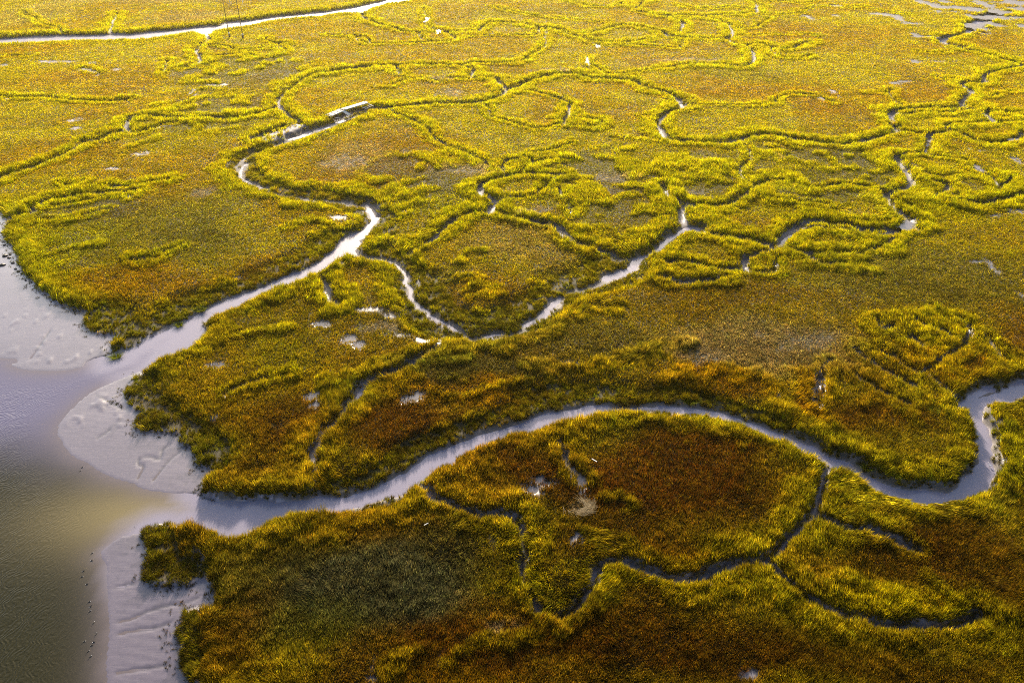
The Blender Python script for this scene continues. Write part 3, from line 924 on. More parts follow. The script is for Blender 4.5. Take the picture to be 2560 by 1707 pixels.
litter = np.array([.030, .024, .010]); mudc = np.array([.31, .265, .30])
vc = veg_colour(x, y)
gc = litter + vc * .05
gm = np.clip(np.maximum(wetmud, mudm), 0, 1)[:, None]
darkm = np.where(db < 0, .72 + .16 * fbm(x, y, 14, 311), .72 + .4 * fbm(x, y, 4, 311))[:, None]
trench = (np.clip(-zz, 0, 1) * (db > 1.5) * (zz > WL + .02))[:, None]  # depth mask that puts trench shadow into the mud colour
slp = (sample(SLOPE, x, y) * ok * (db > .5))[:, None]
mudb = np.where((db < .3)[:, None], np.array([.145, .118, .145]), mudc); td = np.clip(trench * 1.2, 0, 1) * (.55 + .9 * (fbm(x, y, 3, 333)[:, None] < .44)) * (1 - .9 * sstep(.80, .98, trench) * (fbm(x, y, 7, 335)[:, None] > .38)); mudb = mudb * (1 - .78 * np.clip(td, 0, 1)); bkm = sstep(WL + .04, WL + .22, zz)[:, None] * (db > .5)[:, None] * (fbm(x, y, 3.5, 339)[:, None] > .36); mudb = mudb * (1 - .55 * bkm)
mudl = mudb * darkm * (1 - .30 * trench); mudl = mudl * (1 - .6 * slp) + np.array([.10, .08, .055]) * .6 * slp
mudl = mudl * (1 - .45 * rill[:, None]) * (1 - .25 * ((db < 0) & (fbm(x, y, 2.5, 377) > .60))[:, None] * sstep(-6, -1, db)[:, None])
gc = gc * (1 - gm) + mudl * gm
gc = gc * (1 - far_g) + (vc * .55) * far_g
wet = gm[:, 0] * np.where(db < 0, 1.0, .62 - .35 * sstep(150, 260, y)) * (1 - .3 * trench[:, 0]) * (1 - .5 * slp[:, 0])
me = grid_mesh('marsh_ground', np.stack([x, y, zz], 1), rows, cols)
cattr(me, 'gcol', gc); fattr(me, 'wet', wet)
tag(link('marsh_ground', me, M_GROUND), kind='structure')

# ------------------------------------------------------------------ water
xs = np.concatenate([[-6000, -1500, -600], np.linspace(-330, 330, 441), [600, 1500, 6000]])
yw = np.concatenate([[-600, -50], np.linspace(20, 200, 181), np.linspace(205, 520, 64), [700, 1500, 6000]])
XX, YY = np.meshgrid(xs, yw); x = XX.ravel(); y = YY.ravel(); ok = inr(x, y)
dbw = np.where(ok, sample(DBW, x, y), 30.); db = np.where(ok, sample(DB, x, y), 14.)
pl = np.exp(-np.hypot((x + 50) / 15, (y - 79) / 7) ** 2) + .6 * np.exp(-np.hypot((x + 32) / 10, (y - 83) / 4) ** 2)
pl = np.clip(pl, 0, 1)[:, None]
deep = np.array([.020, .017, .0015]); sed = np.array([.19, .15, .065]); creek = np.array([.235, .215, .27]); sky_viol = np.array([.115, .105, .165])
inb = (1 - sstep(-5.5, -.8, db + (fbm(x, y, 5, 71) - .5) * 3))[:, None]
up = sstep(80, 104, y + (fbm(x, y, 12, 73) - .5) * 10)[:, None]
wc = deep * (1 - up) + sky_viol * up  # violet sky reflection painted into the farther bay water
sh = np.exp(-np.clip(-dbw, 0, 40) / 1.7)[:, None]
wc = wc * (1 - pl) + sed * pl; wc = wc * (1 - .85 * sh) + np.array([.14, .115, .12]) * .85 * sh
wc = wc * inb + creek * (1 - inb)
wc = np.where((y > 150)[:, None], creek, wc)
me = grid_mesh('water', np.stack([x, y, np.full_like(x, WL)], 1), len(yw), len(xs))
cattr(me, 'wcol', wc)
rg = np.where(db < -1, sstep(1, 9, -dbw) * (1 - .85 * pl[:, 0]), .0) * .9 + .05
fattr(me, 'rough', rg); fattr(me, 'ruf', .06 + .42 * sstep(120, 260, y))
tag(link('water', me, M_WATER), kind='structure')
# perched pools on the marsh surface
pm = POOL[::2, ::2]; r, c = pm.shape
xx, yy = GX[::2, ::2], GY[::2, ::2]
zp = np.full((r, c), -.12)
hit = (pm < .5); keep = hit[:-1, :-1] | hit[1:, :-1] | hit[:-1, 1:] | hit[1:, 1:]
me = grid_mesh('pool_water', np.stack([xx.ravel(), yy.ravel(), zp.ravel()], 1), r, c, keep)
bm = bmesh.new(); bm.from_mesh(me); loose = [v for v in bm.verts if not v.link_faces]; bmesh.ops.delete(bm, geom=loose, context='VERTS'); bm.to_mesh(me); bm.free()
n = len(me.vertices); cattr(me, 'wcol', np.tile([.14, .125, .13], (n, 1))); fattr(me, 'rough', np.full(n, .06)); qy = np.zeros(n * 3, np.float32); me.vertices.foreach_get('co', qy); fattr(me, 'ruf', .10 + .40 * sstep(120, 260, qy[1::3]))
tag(link('pool_water', me, M_WATER), kind='structure')

# ------------------------------------------------------------------ grass clumps
def clump(name, nb, spread, lean, droop, wid, seed, segs=3):
    r = np.random.default_rng(seed); V = []; F = []; T = []
    for k in range(nb):
        a = r.uniform(0, 2 * math.pi); rad = spread * math.sqrt(r.random()); bx, by = rad * math.cos(a), rad * math.sin(a)
        h = r.uniform(.55, 1.0); da = a + r.normal(0, .9); ln_ = lean * r.uniform(.3, 1.3) ; dr = droop * r.uniform(.4, 1.3)
        dx, dy = math.cos(da), math.sin(da); fa = r.uniform(0, math.pi); sx, sy = math.cos(fa), math.sin(fa)
        t0 = float(np.exp(r.normal(-.15, .5))); w = wid * r.uniform(.7, 1.3); base = len(V)
        for s in range(segs + 1):
            t = s / segs; out = ln_ * t + dr * t * t; z = h * (t - .35 * dr * t * t)
            cw = w * (1 - t) ** .7 if s < segs else 0.002
            px, py = bx + dx * out * h, by + dy * out * h
            V += [(px - sx * cw, py - sy * cw, z), (px + sx * cw, py + sy * cw, z)]; T += [t0, t0]
        for s in range(segs): F.append((base + 2 * s, base + 2 * s + 1, base + 2 * s + 3, base + 2 * s + 2))
    me = bpy.data.meshes.new(name); me.from_pydata(V, [], F); fattr(me, 'tint', T); me.materials.append(M_GRASS)
    return bpy.data.objects.new(name, me)
lib = bpy.data.collections.new('grass_library')
for k in range(4): lib.objects.link(clump('a%d_upright_sprig' % k, 19, .80, .26, .15, .085, 400 + k))
for k in range(4): lib.objects.link(clump('b%d_arching_tussock' % k, 30, .55, .5, .6, .06, 440 + k, 4))

def grass_nodes():
    ng = bpy.data.node_groups.new('scatter_grass', 'GeometryNodeTree')
    ng.interface.new_socket('Geometry', in_out='INPUT', socket_type='NodeSocketGeometry'); ng.interface.new_socket('Geometry', in_out='OUTPUT', socket_type='NodeSocketGeometry')
    N, L = ng.nodes, ng.links
    i = N.new('NodeGroupInput'); o = N.new('NodeGroupOutput'); ci = N.new('GeometryNodeCollectionInfo'); ci.inputs['Collection'].default_value = lib
    ci.inputs['Separate Children'].default_value = True; ci.inputs['Reset Children'].default_value = True
    io = N.new('GeometryNodeInstanceOnPoints'); io.inputs['Pick Instance'].default_value = True
    def na(n, t): q = N.new('GeometryNodeInputNamedAttribute'); q.data_type = t; q.inputs['Name'].default_value = n; return q.outputs['Attribute']
    mp_ = N.new('GeometryNodeMeshToPoints')
    L.new(i.outputs[0], mp_.inputs['Mesh']); L.new(mp_.outputs['Points'], io.inputs['Points']); L.new(ci.outputs[0], io.inputs['Instance'])
    L.new(na('kind_index', 'INT'), io.inputs['Instance Index']); L.new(na('erot', 'FLOAT_VECTOR'), io.inputs['Rotation']); L.new(na('escale', 'FLOAT_VECTOR'), io.inputs['Scale'])
    L.new(io.outputs[0], o.inputs[0]); return ng
NG = grass_nodes()

def vattr(me, name, v):
    a = me.attributes.new(name, 'FLOAT_VECTOR', 'POINT'); a.data.foreach_set('vector', np.asarray(v, np.float32).ravel())
def scatter(name, P, rot, sc, idx, colr):
    me = bpy.data.meshes.new(name); me.vertices.add(len(P)); me.vertices.foreach_set('co', P.astype(np.float32).ravel())
    vattr(me, 'erot', rot); vattr(me, 'escale', sc); cattr(me, 'gc', colr)
    a = me.attributes.new('kind_index', 'INT', 'POINT'); a.data.foreach_set('value', idx.astype(np.int32))
    o = link(name, me); md = o.modifiers.new('scatter', 'NODES'); md.node_group = NG
    return o
def tilt_euler(yaw, tx, ty):
    """euler XYZ of a clump turned by yaw, then leaned towards (tx,ty) (radians)"""
    ang = np.hypot(tx, ty) + 1e-6; ux, uy = -ty / ang, tx / ang          # axis perpendicular to lean
    c, s = np.cos(ang), np.sin(ang); C = 1 - c
    R00 = c + ux * ux * C; R01 = ux * uy * C; R02 = uy * s
    R10 = ux * uy * C; R11 = c + uy * uy * C; R12 = -ux * s
    R20 = -uy * s; R21 = ux * s; R22 = c
    cy, sy = np.cos(yaw), np.sin(yaw)
    m00 = R00 * cy + R01 * sy; m10 = R10 * cy + R11 * sy; m20 = R20 * cy + R21 * sy
    m21 = -R20 * sy + R21 * cy; m22 = R22
    return np.stack([np.arctan2(m21, m22), -np.arcsin(np.clip(m20, -1, 1)), np.arctan2(m10, m00)], 1)

S0 = 0.37
px_, py_ = [], []
y = 43.0; row = 0
while y < 500:
    s = S0 * (y / 100) ** .66 if y > 55 else S0 * (55 / 100) ** .66
    W = .60 * y + 40
    n = int(2 * W / s); xr = -W + (np.arange(n) + .5 * (row % 2)) * s
    px_.append(xr); py_.append(np.full(n, y)); y += s * .9; row += 1
x = np.concatenate(px_); y = np.concatenate(py_)
sp = S0 * (np.maximum(y, 55) / 100) ** .66
x = x + rng.uniform(-.5, .5, len(x)) * sp; y = y + rng.uniform(-.5, .5, len(x)) * sp
ok = inr(x, y); x, y, sp = x[ok], y[ok], sp[ok]
bare, mudm, lev, slope, edge, hum, hz, dead, db, zt = [sample(F, x, y) for F in (BARE, MUD, LEV, SLOPE, EDGE, HUM, HZ, DEAD, DB, Z)]
u = rng.random(len(x))
patch = fbm(x, y, 1.9, 601)                                 # clumpiness on slumped banks
ons = (slope > .35)
near_pool = sample(POOL, x, y); rag0 = fbm(x, y, 1.1, 627)
dens = np.where(ons, np.where(patch > .44, .97, .22), 1.0)
# below the lip only scattered shoots
dens = np.where((bare < .35) & ~ons, dens * .5, dens)
dens *= 1 - np.clip(mudm, 0, 1) * np.where(patch > .58, .6, .97)
dens *= 1 - .28 * dead
keep = (u < dens) & (bare > -.05 + rng.normal(0, .12, len(x))) & (zt > WL + .10)
# stray shoots seaward of the marsh edge
stray = (db > -2.2) & (db <= 0) & (u < .55 * np.exp(db / .8)) & (vnoise(x, y, 2.0, 611) > .38) & (bare > -2.3)
keep |= stray
keep |= (near_pool < .1) & (near_pool > -.9) & (u < .30) & (rag0 > .45)
arr = [a[keep] for a in (x, y, sp, bare, mudm, lev, slope, edge, hum, hz, dead, db, zt, patch)]
x, y, sp, bare, mudm, lev, slope, edge, hum, hz, dead, db, zt, patch = arr
stray = stray[keep]; n = len(x); ons = slope > .35
rag = fbm(x, y, 1.6, 621); big = fbm(x, y, 9, 631)
lv = np.clip(lev, 0, 1.1) * (1 - ons * .6)
h = .36 + .26 * (1 - sstep(80, 140, y)) + (.70 + .40 * sstep(80, 150, y)) * lv * (.65 + .7 * rag) + hum * .8 + .22 * (big - .5)
h = h - .16 * hz * (1 - hum)
h = np.where(ons, .35 + .75 * rag, h)
h = h * ((.62 + .76 * rag) * np.clip(lv * 1.3, 0, 1) + (.80 + .42 * rag) * (1 - np.clip(lv * 1.3, 0, 1)))
sprig = (vnoise(x, y, .8, 667) > .78) & (y < 190); h = np.where(sprig, h * 1.35, h)
h *= 1 - .35 * dead
h = np.where((bare < .3) & ~ons, h * .75, h)
h = np.where(stray, .22, h)
h = np.maximum(h, .18) * rng.uniform(.8, 1.2, n)
vc = veg_colour(x, y)
cn = fbm(x, y, 26, 641)[:, None]
farf = sstep(95, 190, y)[:, None]
cn = sstep(.42, .60, cn); levc = (PAL[5] * .3 + PAL[0] * .7) * (1 - cn) + (PAL[1] * .75 + PAL[2] * .25) * cn
levc = levc * .58 + vc * (.45 + .15 * (1 - farf)); levc = levc * (1 - farf) + (PAL[0] * .8 + PAL[1] * .2) * farf
vc = vc * .86
vc = vc * (1 - (.45 * hz * (1 - hum) * (1 - np.clip(lv * 1.5, 0, 1)))[:, None])
w = np.clip(lv * 1.15 + hum * .8 + rng.normal(0, .22, n) * (lv > .05), 0, 1)[:, None] * (.70 + .30 * farf)
c = vc * (1 - w) + levc * w
ow = (ons * (1 - .35 * farf[:, 0]))[:, None]
tus = np.where(rng.random((n, 1)) < .58, PAL[7], np.where(rng.random((n, 1)) < .5, PAL[5], PAL[0] * .6))
c = c * (1 - ow * .62) + tus * ow * .45  # slumped-bank tussocks darkened, bank shadow put into their colour
edg = (np.exp(-np.clip(db, 0, 30) / 4) * (rng.random(n) < .75))[:, None]
c = c * (1 - .4 * edg) + (PAL[5] * .5 + PAL[4] * .5) * .4 * edg
dd = (dead * (fbm(x, y, 1.8, 651) > .42) * .65)[:, None]; c = c * (1 - dd) + PAL[6] * dd
# fine mottle of plant colour
v1 = fbm(x, y, 3.0, 661)[:, None]; v2 = rng.normal(0, 1, (n, 1))
v3 = vnoise(x, y, .95, 663)[:, None] - .5; v4 = vnoise(x, y * .7, .6, 665)[:, None] - .5
c = c * (1 + (v1 - .5) * .8) * np.exp(v2 * (.15 - .09 * farf) + (v3 * .9 + v4 * .6) * (1 - .60 * farf) * (.62 + .38 * np.clip(lv * 1.3, 0, 1))[:, None])
c[:, 0] *= 1 + rng.normal(0, .08, n); 
glow_gain = (.80 + .74 * sstep(65, 300, y))[:, None]  # grass colour brightened with distance; the backlit glow is painted in
c = c * glow_gain
c = np.where(stray[:, None], c * .35, c)
c = np.clip(c, .003, .78)
kind = np.where(ons | (lv > .75) | (db < 6), rng.integers(2, 8, n), rng.integers(0, 5, n)); kind = np.where(ons, rng.integers(4, 8, n), kind)
# lean: prevailing wind set + local combing near lips (blades fall towards the creek)
e = .6
gxx = sample(EDGE, x + e, y) - sample(EDGE, x - e, y); gyy = sample(EDGE, x, y + e) - sample(EDGE, x, y - e)
gl = np.hypot(gxx, gyy) + 1e-5; near = np.exp(-np.clip(edge, 0, 20) / 1.6) * .22
lx = (fbm(x, y, 7, 671) - .5) * 1.1 + .05; ly = (fbm(x, y, 7, 681) - .5) * 1.1
lodg = sstep(.48, .62, fbm(x, y, 8, 691)) * np.clip(lv + (db < 12) * .6 + .25, 0, 1)
lx = lx * (1 + 2.6 * lodg) - near * gxx / gl; ly = ly * (1 + 2.6 * lodg) - near * gyy / gl
lx += rng.normal(0, .09, n); ly += rng.normal(0, .09, n)
lm = np.hypot(lx, ly); f = np.minimum(1, 1.15 / (lm + 1e-6)); lx *= f; ly *= f
rot = tilt_euler(rng.uniform(0, 6.283, n), lx, ly)
wsc = np.maximum(sp * 1.0, .36 * h ** .5) * rng.uniform(.85, 1.2, n)
sc = np.stack([wsc, wsc, h], 1)
P = np.stack([x, y, zt - .03], 1)
tall = (lv > .35) | ons
o = scatter('creekside_cordgrass', P[tall], rot[tall], sc[tall], kind[tall], c[tall])
tag(o, 'tall yellow-green cordgrass lining the banks of the tidal creeks', 'marsh grass', kind='stuff')
o = scatter('meadow_grass', P[~tall], rot[~tall], sc[~tall], kind[~tall], c[~tall])
tag(o, 'short golden and rust brown marsh grass on the flats between the creeks', 'marsh grass', kind='stuff')
print('grass instances', n, 'tall', int(tall.sum()))

# ------------------------------------------------------------------ small things
def at_px(px, py, z=0.0):
    a, b_ = ground(px, py, z); return float(a), float(b_)
def gz(x, y): return float(sample(Z, np.array([x]), np.array([y]))[0])
def box(bm, c, size, rot=None, bev=0):
    M = Matrix.Translation(c) @ (rot.to_4x4() if rot else Matrix.Identity(4)) @ Matrix.Diagonal((*size, 1))
    r = bmesh.ops.create_cube(bm, size=1, matrix=M); return r
def cyl(bm, a, b_, r1, r2, seg=10):
    a, b_ = Vector(a), Vector(b_); d = b_ - a
    M = Matrix.Translation((a + b_) / 2) @ d.to_track_quat('Z', 'Y').to_matrix().to_4x4()
    bmesh.ops.create_cone(bm, cap_ends=True, segments=seg, radius1=r1, radius2=r2, depth=d.length, matrix=M)
def bobj(name, bm, m, parent=None, smooth=False):
    me = bpy.data.meshes.new(name); bm.to_mesh(me); bm.free()
    if smooth: me.polygons.foreach_set('use_smooth', [True] * len(me.polygons))
    return link(name, me, m, parent)
def empty(name, loc, rz=0):
    o = bpy.data.objects.new(name, None); COL.objects.link(o); o.location = loc; o.rotation_euler = (0, 0, rz); o.empty_display_size = .3; return o
def from_mesh_copy(o, parent=None):
    c = o.copy(); COL.objects.link(c); c.parent = parent
    for ch in o.children: from_mesh_copy(ch, c)
    return c

# H-frame utility structure beyond the far creek
ax, ay = at_px(574, 94); bx2, by2 = at_px(608, 97)
root = empty('utility_pole', (ax, ay, 0)); tag(root, 'tall two-legged wooden power line frame with white insulators standing by the far river', 'utility pole')
PH = 15.6
sp2 = Vector((bx2 - ax, by2 - ay, 0)); dirn = sp2.normalized()
for k, off in enumerate((Vector((0, 0, 0)), sp2)):
    bm = bmesh.new(); cyl(bm, off + Vector((0, 0, -.5)), off + Vector((0, 0, PH + 1.2)), .19, .12, 12); leg = bobj('pole', bm, M_POLE, root, True)
    bm = bmesh.new(); cyl(bm, off + Vector((0, 0, 1.55)), off + Vector((0, 0, 1.95)), .34, .34, 12); bobj('collar', bm, M_PALE, leg)
    bm = bmesh.new(); cyl(bm, off + Vector((0, 0, -.3)), off + Vector((0, 0, 1.5)), .36 + .14 * k, .30 + .1 * k, 12); bobj('pole_base', bm, M_DARKWOOD, leg)
bm = bmesh.new(); mid = sp2 / 2
rz = Matrix.Rotation(math.atan2(dirn.y, dirn.x), 3, 'Z')
for s in (-1, 1): box(bm, mid + Vector((-dirn.y * .2 * s, dirn.x * .2 * s, PH)), (sp2.length + 7, .12, .28), rz)
bobj('crossarm', bm, M_PALE, root)
for k in (-1, 0, 1):
    bm = bmesh.new(); p = mid + dirn * k * (sp2.length / 2 + 2.9)
    for q in range(7): cyl(bm, p + Vector((0, 0, PH - .3 - q * .16)), p + Vector((0, 0, PH - .40 - q * .16)), .09, .17, 10)
    cyl(bm, p + Vector((0, 0, PH - .1)), p + Vector((0, 0, PH - 1.45)), .04, .04, 8)
    bobj('insulator', bm, M_PALE, root)
bm = bmesh.new()
cyl(bm, Vector((0, 0, PH - 4.2)), sp2 + Vector((0, 0, PH - .8)), .06, .06, 8); cyl(bm, Vector((0, 0, PH - .8)), sp2 + Vector((0, 0, PH - 4.2)), .06, .06, 8)
bobj('cross_brace', bm, M_POLE, root)

# broken dock
d0 = at_px(857, 284); d1 = at_px(918, 266)
ang = math.atan2(d1[1] - d0[1], d1[0] - d0[0]); Ld = math.hypot(d1[0] - d0[0], d1[1] - d0[1])
dock = empty('wooden_dock', (d0[0], d0[1], 0), ang); tag(dock, 'broken whitish wooden dock with a sagging end beside the far creek bend', 'dock')
def planks(bm, x0, x1, w, z0, z1, seed, yoff=0, gap=.04, pw=.22, miss=0.0, skew=0):
    r = random.Random(seed); xq = x0
    while xq < x1 - .05:
        t = (xq - x0) / (x1 - x0)
        if r.random() > miss: box(bm, Vector((xq + pw / 2, yoff + skew * t + r.uniform(-.05, .05), z0 + (z1 - z0) * t + r.uniform(-.012, .012))), (pw - gap * .5, w * r.uniform(.95, 1.05), .05), Matrix.Rotation(r.uniform(-.015, .015), 3, 'Z'))
        xq += pw
bm = bmesh.new(); planks(bm, 0, Ld, 1.9, 1.35, 1.45, 1); deck = bobj('deck', bm, M_WOOD, dock)
bm = bmesh.new()
for s in (-1, 1): box(bm, Vector((Ld / 2, s * .82, 1.27)), (Ld, .1, .2))
bobj('stringer', bm, M_WOOD, deck)
for i in range(5):
    for s in (-1, 1):
        bm = bmesh.new(); q = i * (Ld - .3) / 4 + .15; cyl(bm, (q, s * .92, -1.2), (q + .03 * s, s * .92, 1.75 if i in (0, 4) else 1.2), .10, .09, 8); bobj('piling', bm, M_DARKWOOD, dock, True)
bm = bmesh.new(); planks(bm, -5.6, -.1, 2.6, .62, 1.2, 3, yoff=.25, miss=.12); plat = bobj('sagging_platform', bm, M_WOOD, dock)
bm = bmesh.new()
for yq in (-.95, .3, 1.45): box(bm, Vector((-2.8, yq, .80)), (5.8, .1, .16), Matrix.Rotation(-.105, 3, 'Y'))
bobj('joist', bm, M_WOOD, plat)
bm = bmesh.new(); rot3 = Matrix.Rotation(.25, 3, 'Y')
for k in range(9): box(bm, Vector((-.3 + .06 * k, -1.1 - k * .24, 1.0 - k * .10)), (1.3, .21, .05), Matrix.Rotation(.35, 3, 'X'))
bobj('fallen_ramp', bm, M_WOOD, dock)
for q, yq in ((-5.4, -1.1), (-5.4, 1.5), (-2.7, -1.1), (-2.7, 1.5)):
    bm = bmesh.new(); cyl(bm, (q, yq, -1.2), (q + .15, yq, .8), .10, .09, 8); bobj('piling', bm, M_DARKWOOD, dock, True)
bm = bmesh.new()
for k, (a, b_) in enumerate((((Ld - 3.2, -1.6, .5), (Ld + .3, -2.1, .9)), ((Ld - 3.0, -2.5, .35), (Ld + .2, -2.7, .7)), ((Ld - 2.8, -1.2, .6), (Ld - 2.4, -3.0, .3)), ((Ld - .2, -1.0, 1.1), (Ld + .3, -3.0, .5)))):
    a, b_ = Vector(a), Vector(b_); d = b_ - a; box(bm, (a + b_) / 2, (.14, .1, d.length), d.to_track_quat('Z', 'Y').to_matrix())
bobj('broken_frame', bm, M_WOOD, dock)

def plank(px, py, px2, py2, z, name, label, cat, w=.16, th=.06, m=M_WOOD):
    a = at_px(px, py, z); b_ = at_px(px2, py2, z); a, b_ = Vector((*a, z)), Vector((*b_, z + .05)); d = b_ - a; o_ = (a + b_) / 2
    bm = bmesh.new(); box(bm, Vector((0, 0, 0)), (d.length, w, th)); 
    bmesh.ops.subdivide_edges(bm, edges=[e for e in bm.edges if abs((e.verts[0].co - e.verts[1].co).x) > .5 * d.length], cuts=4)
    for v in bm.verts: v.co.y += .03 * math.sin(v.co.x * 3); v.co.z += .015 * math.sin(v.co.x * 5)
    ob = bobj(name, bm, m); ob.location = o_; ob.rotation_euler = (0, 0, math.atan2(d.y, d.x)); tag(ob, label, cat); return ob
plank(839, 295, 849, 296.5, -.15, 'loose_plank', 'short pale plank lying on the mud below the broken dock', 'plank', .3, .08)
plank(1480, 1146, 1492, 1154.5, .62, 'driftwood_board', 'pale straight board resting on the rust brown grass right of the curved creek', 'driftwood', .13)
plank(1060, 1312, 1071, 1307.5, .6, 'driftwood_stick', 'small grey stick on the dark olive grass below the lower creek', 'driftwood', .10)

# wrack of broken reeds (stuff nobody could count)
def wrack(name, cx, cy, rx, ry, n, label, swirl=0.0, zoff=.5, length=1.2, seed=5):
    r = np.random.default_rng(seed); bm = bmesh.new(); X, Y = at_px(cx, cy); ex, _ = at_px(cx + rx, cy); _, ey = at_px(cx, cy - ry)
    ax_, ay_ = abs(ex - X), abs(ey - Y)
    for k in range(n):
        a = r.uniform(0, 6.283) if not swirl else r.normal(-.9, .9); q = math.sqrt(r.random()) if swirl == 0 else r.uniform(.35, 1.0)
        x_ = X + ax_ * q * math.cos(a); y_ = Y + ay_ * q * math.sin(a)
        d = a + math.pi / 2 + r.normal(0, .35) if swirl else r.normal(.4, .5)
        l = length * r.uniform(.5, 1.2); z = gz(x_, y_) + zoff * r.uniform(.6, 1.1)
        p = Vector((x_, y_, z)); v = Vector((math.cos(d), math.sin(d), r.normal(0, .1))) * l; m_ = p + v * .5 + Vector((r.normal(0, .1), r.normal(0, .1), .05))
        s = Vector((-v.y, v.x, 0)).normalized() * .014
        vs = [bm.verts.new(c_) for c_ in (p - s, p + s, m_ + s, m_ - s)]; bm.faces.new(vs)
        v2 = [bm.verts.new(c_) for c_ in (m_ - s, m_ + s, p + v + s * .3, p + v - s * .3)]; bm.faces.new(v2)
    o_ = bobj(name, bm, M_STRAW); tag(o_, label, 'dead reeds', kind='stuff')
wrack('reed_wrack', 1446, 1272, 40, 24, 260, 'pale swirl of flattened dead reeds on the small grass island', 1, .75, 1.3, 5)
wrack('reed_wrack', 960, 780, 60, 10, 260, 'greyish matted dead reeds on the mud above the dark ditch', 0, .15, 1.1, 6)

# lone tussocks standing off the banks
TUS = [(2165, 1176, .8, 'bright green tussock on the mud bar inside the right creek bend, the upper of two'), (2236, 1198, .95, 'wider green tussock on the mud bar inside the right creek bend, the lower of two'),
       (1724, 1010, .8, 'dark green tussock at the water line of the long near creek, above the rust island'), (291, 892, 1.0, 'tussock at the tip of the grassy spit where the upper creek meets the bay'),
       (448, 812, .9, 'small round tussock beside the upper creek, just inside its mouth'), (501, 776, 1.15, 'large dark tussock overhanging the north side of the upper creek'), (2330, 1040, .8, 'tussock on the muddy bank left of the right-hand creek bend')]
m, nt, N, L, b = mat('tussock_grass'); av = N.new('ShaderNodeAttribute'); av.attribute_name = 'tint'; rc = N.new('ShaderNodeRGB'); rc.outputs[0].default_value = (.155, .175, .006, 1); M_TUS = m
grass_tree(rc.outputs[0], av.outputs['Fac'])
pt = None
for px, py, sc_, lab in TUS:
    x_, y_ = at_px(px, py, WL + .2)
    if pt is None:
        pt = clump('grass_tussock', 260, .62, .75, .8, .03, 900, 4); pt.data.materials.clear(); pt.data.materials.append(M_TUS); COL.objects.link(pt); ob = pt
    else: ob = pt.copy(); COL.objects.link(ob)
    ob.location = (x_, y_, max(gz(x_, y_), WL) - .03); ob.scale = (sc_ * 1.1, sc_ * .9, sc_); ob.rotation_euler = (0, 0, px * .37)
    tag(ob, lab, 'grass tussock', 'lone grass tussocks off the creek banks')

# oyster clods on the upper mudflat
CLODS = [(14, 643, .55, .30, .9, 'dark oyster clod standing alone nearest the left edge of the mudflat'), (7, 666, .62, .28, .6, 'largest long dark clod lying on the pale mud at the left edge'),
         (24, 648, .40, .2, .2, 'dark clod in the cluster just off the grassy point'), (33, 661, .36, .2, .2, 'oval dark clod below the cluster by the grass edge'),
         (40, 676, .28, .16, .1, 'small dark clod midway down the mudflat beside the grass bank'), (47, 682, .30, .15, -.2, 'small flat clod close to the grass bank'),
         (56, 687, .30, .16, .6, 'clod touching the scattered grass shoots on the bank'), (65, 704, .22, .14, 0, 'dark clod lower down the shore beside the bank'),
         (79, 709, .18, .12, 0, 'lowest tiny dark clod along the grassy shore'), (7, 585, .34, .2, .3, 'dark lump by the inlet at the upper left'),
         (12, 616, .32, .16, .1, 'dark lump on the mud between inlet and grassy point'), (26, 640, .30, .2, -.3, 'lumpy clod at the top of the shore cluster')]
proto = None
for k, (px, py, r1, r2, rz_, lab) in enumerate(CLODS):
    x_, y_ = at_px(px, py, WL + .1)
    if proto is None:
        bm = bmesh.new(); bmesh.ops.create_icosphere(bm, subdivisions=3, radius=1)
        rr_ = random.Random(3)
        for v in bm.verts:
            q = v.co.copy(); f = 1 + .28 * math.sin(q.x * 5 + 1) * math.sin(q.y * 6) + .18 * math.sin(q.z * 9 + q.x * 7) + rr_.uniform(-.08, .08); v.co = q * f; v.co.z = max(v.co.z, -.3)
        proto = bobj('oyster_clod', bm, M_CLOD, None, True); ob = proto
    else: ob = proto.copy(); COL.objects.link(ob)
    ob.location = (x_, y_, gz(x_, y_) + .03); ob.scale = (r1, r1 * .7, r2); ob.rotation_euler = (0, 0, rz_)
    tag(ob, lab, 'oyster clod', 'dark clods along the upper mudflat shore')

# water birds
def bird_mesh(white=False, neck=.0):
    bm = bmesh.new(); prof = [(-.30, .0, .06), (-.22, .045, .05), (-.10, .085, .03), (.02, .10, .02), (.12, .075, .05), (.165, .042, .11 + neck * .4), (.20, .036, .17 + neck), (.235, .044, .205 + neck), (.275, .030, .205 + neck), (.30, .0, .20 + neck)]
    ring = []
    for x_, r_, z_ in prof:
        ring.append([bm.verts.new((x_, max(r_, .004) * math.cos(a), z_ + max(r_, .004) * .85 * math.sin(a))) for a in np.linspace(0, 2 * math.pi, 10, endpoint=False)])
    for a, b_ in zip(ring, ring[1:]):
        for i in range(10): bm.faces.new((a[i], a[(i + 1) % 10], b_[(i + 1) % 10], b_[i]))
    bm.faces.new(ring[0][::-1]); bm.faces.new(ring[-1]); return bm
def bill(neck=0): 
    bm = bmesh.new(); cyl(bm, (.29, 0, .20 + neck), (.37, 0, .185 + neck), .014, .004, 6); return bm
def wing(s):
    bm = bmesh.new(); V = [(.07, .09 * s, .07), (-.05, .115 * s, .055), (-.20, .07 * s, .06), (-.31, .02 * s, .075), (-.12, .055 * s, .115), (.03, .05 * s, .11)]
    a = [bm.verts.new(v) for v in V]; b_ = [bm.verts.new((v[0], v[1] + .012 * s, v[2] + .012)) for v in V]
    bm.faces.new(a); bm.faces.new(b_[::-1])
    for i in range(6): bm.faces.new((a[i], a[(i + 1) % 6], b_[(i + 1) % 6], b_[i]))
    bmesh.ops.recalc_face_normals(bm, faces=bm.faces); return bm
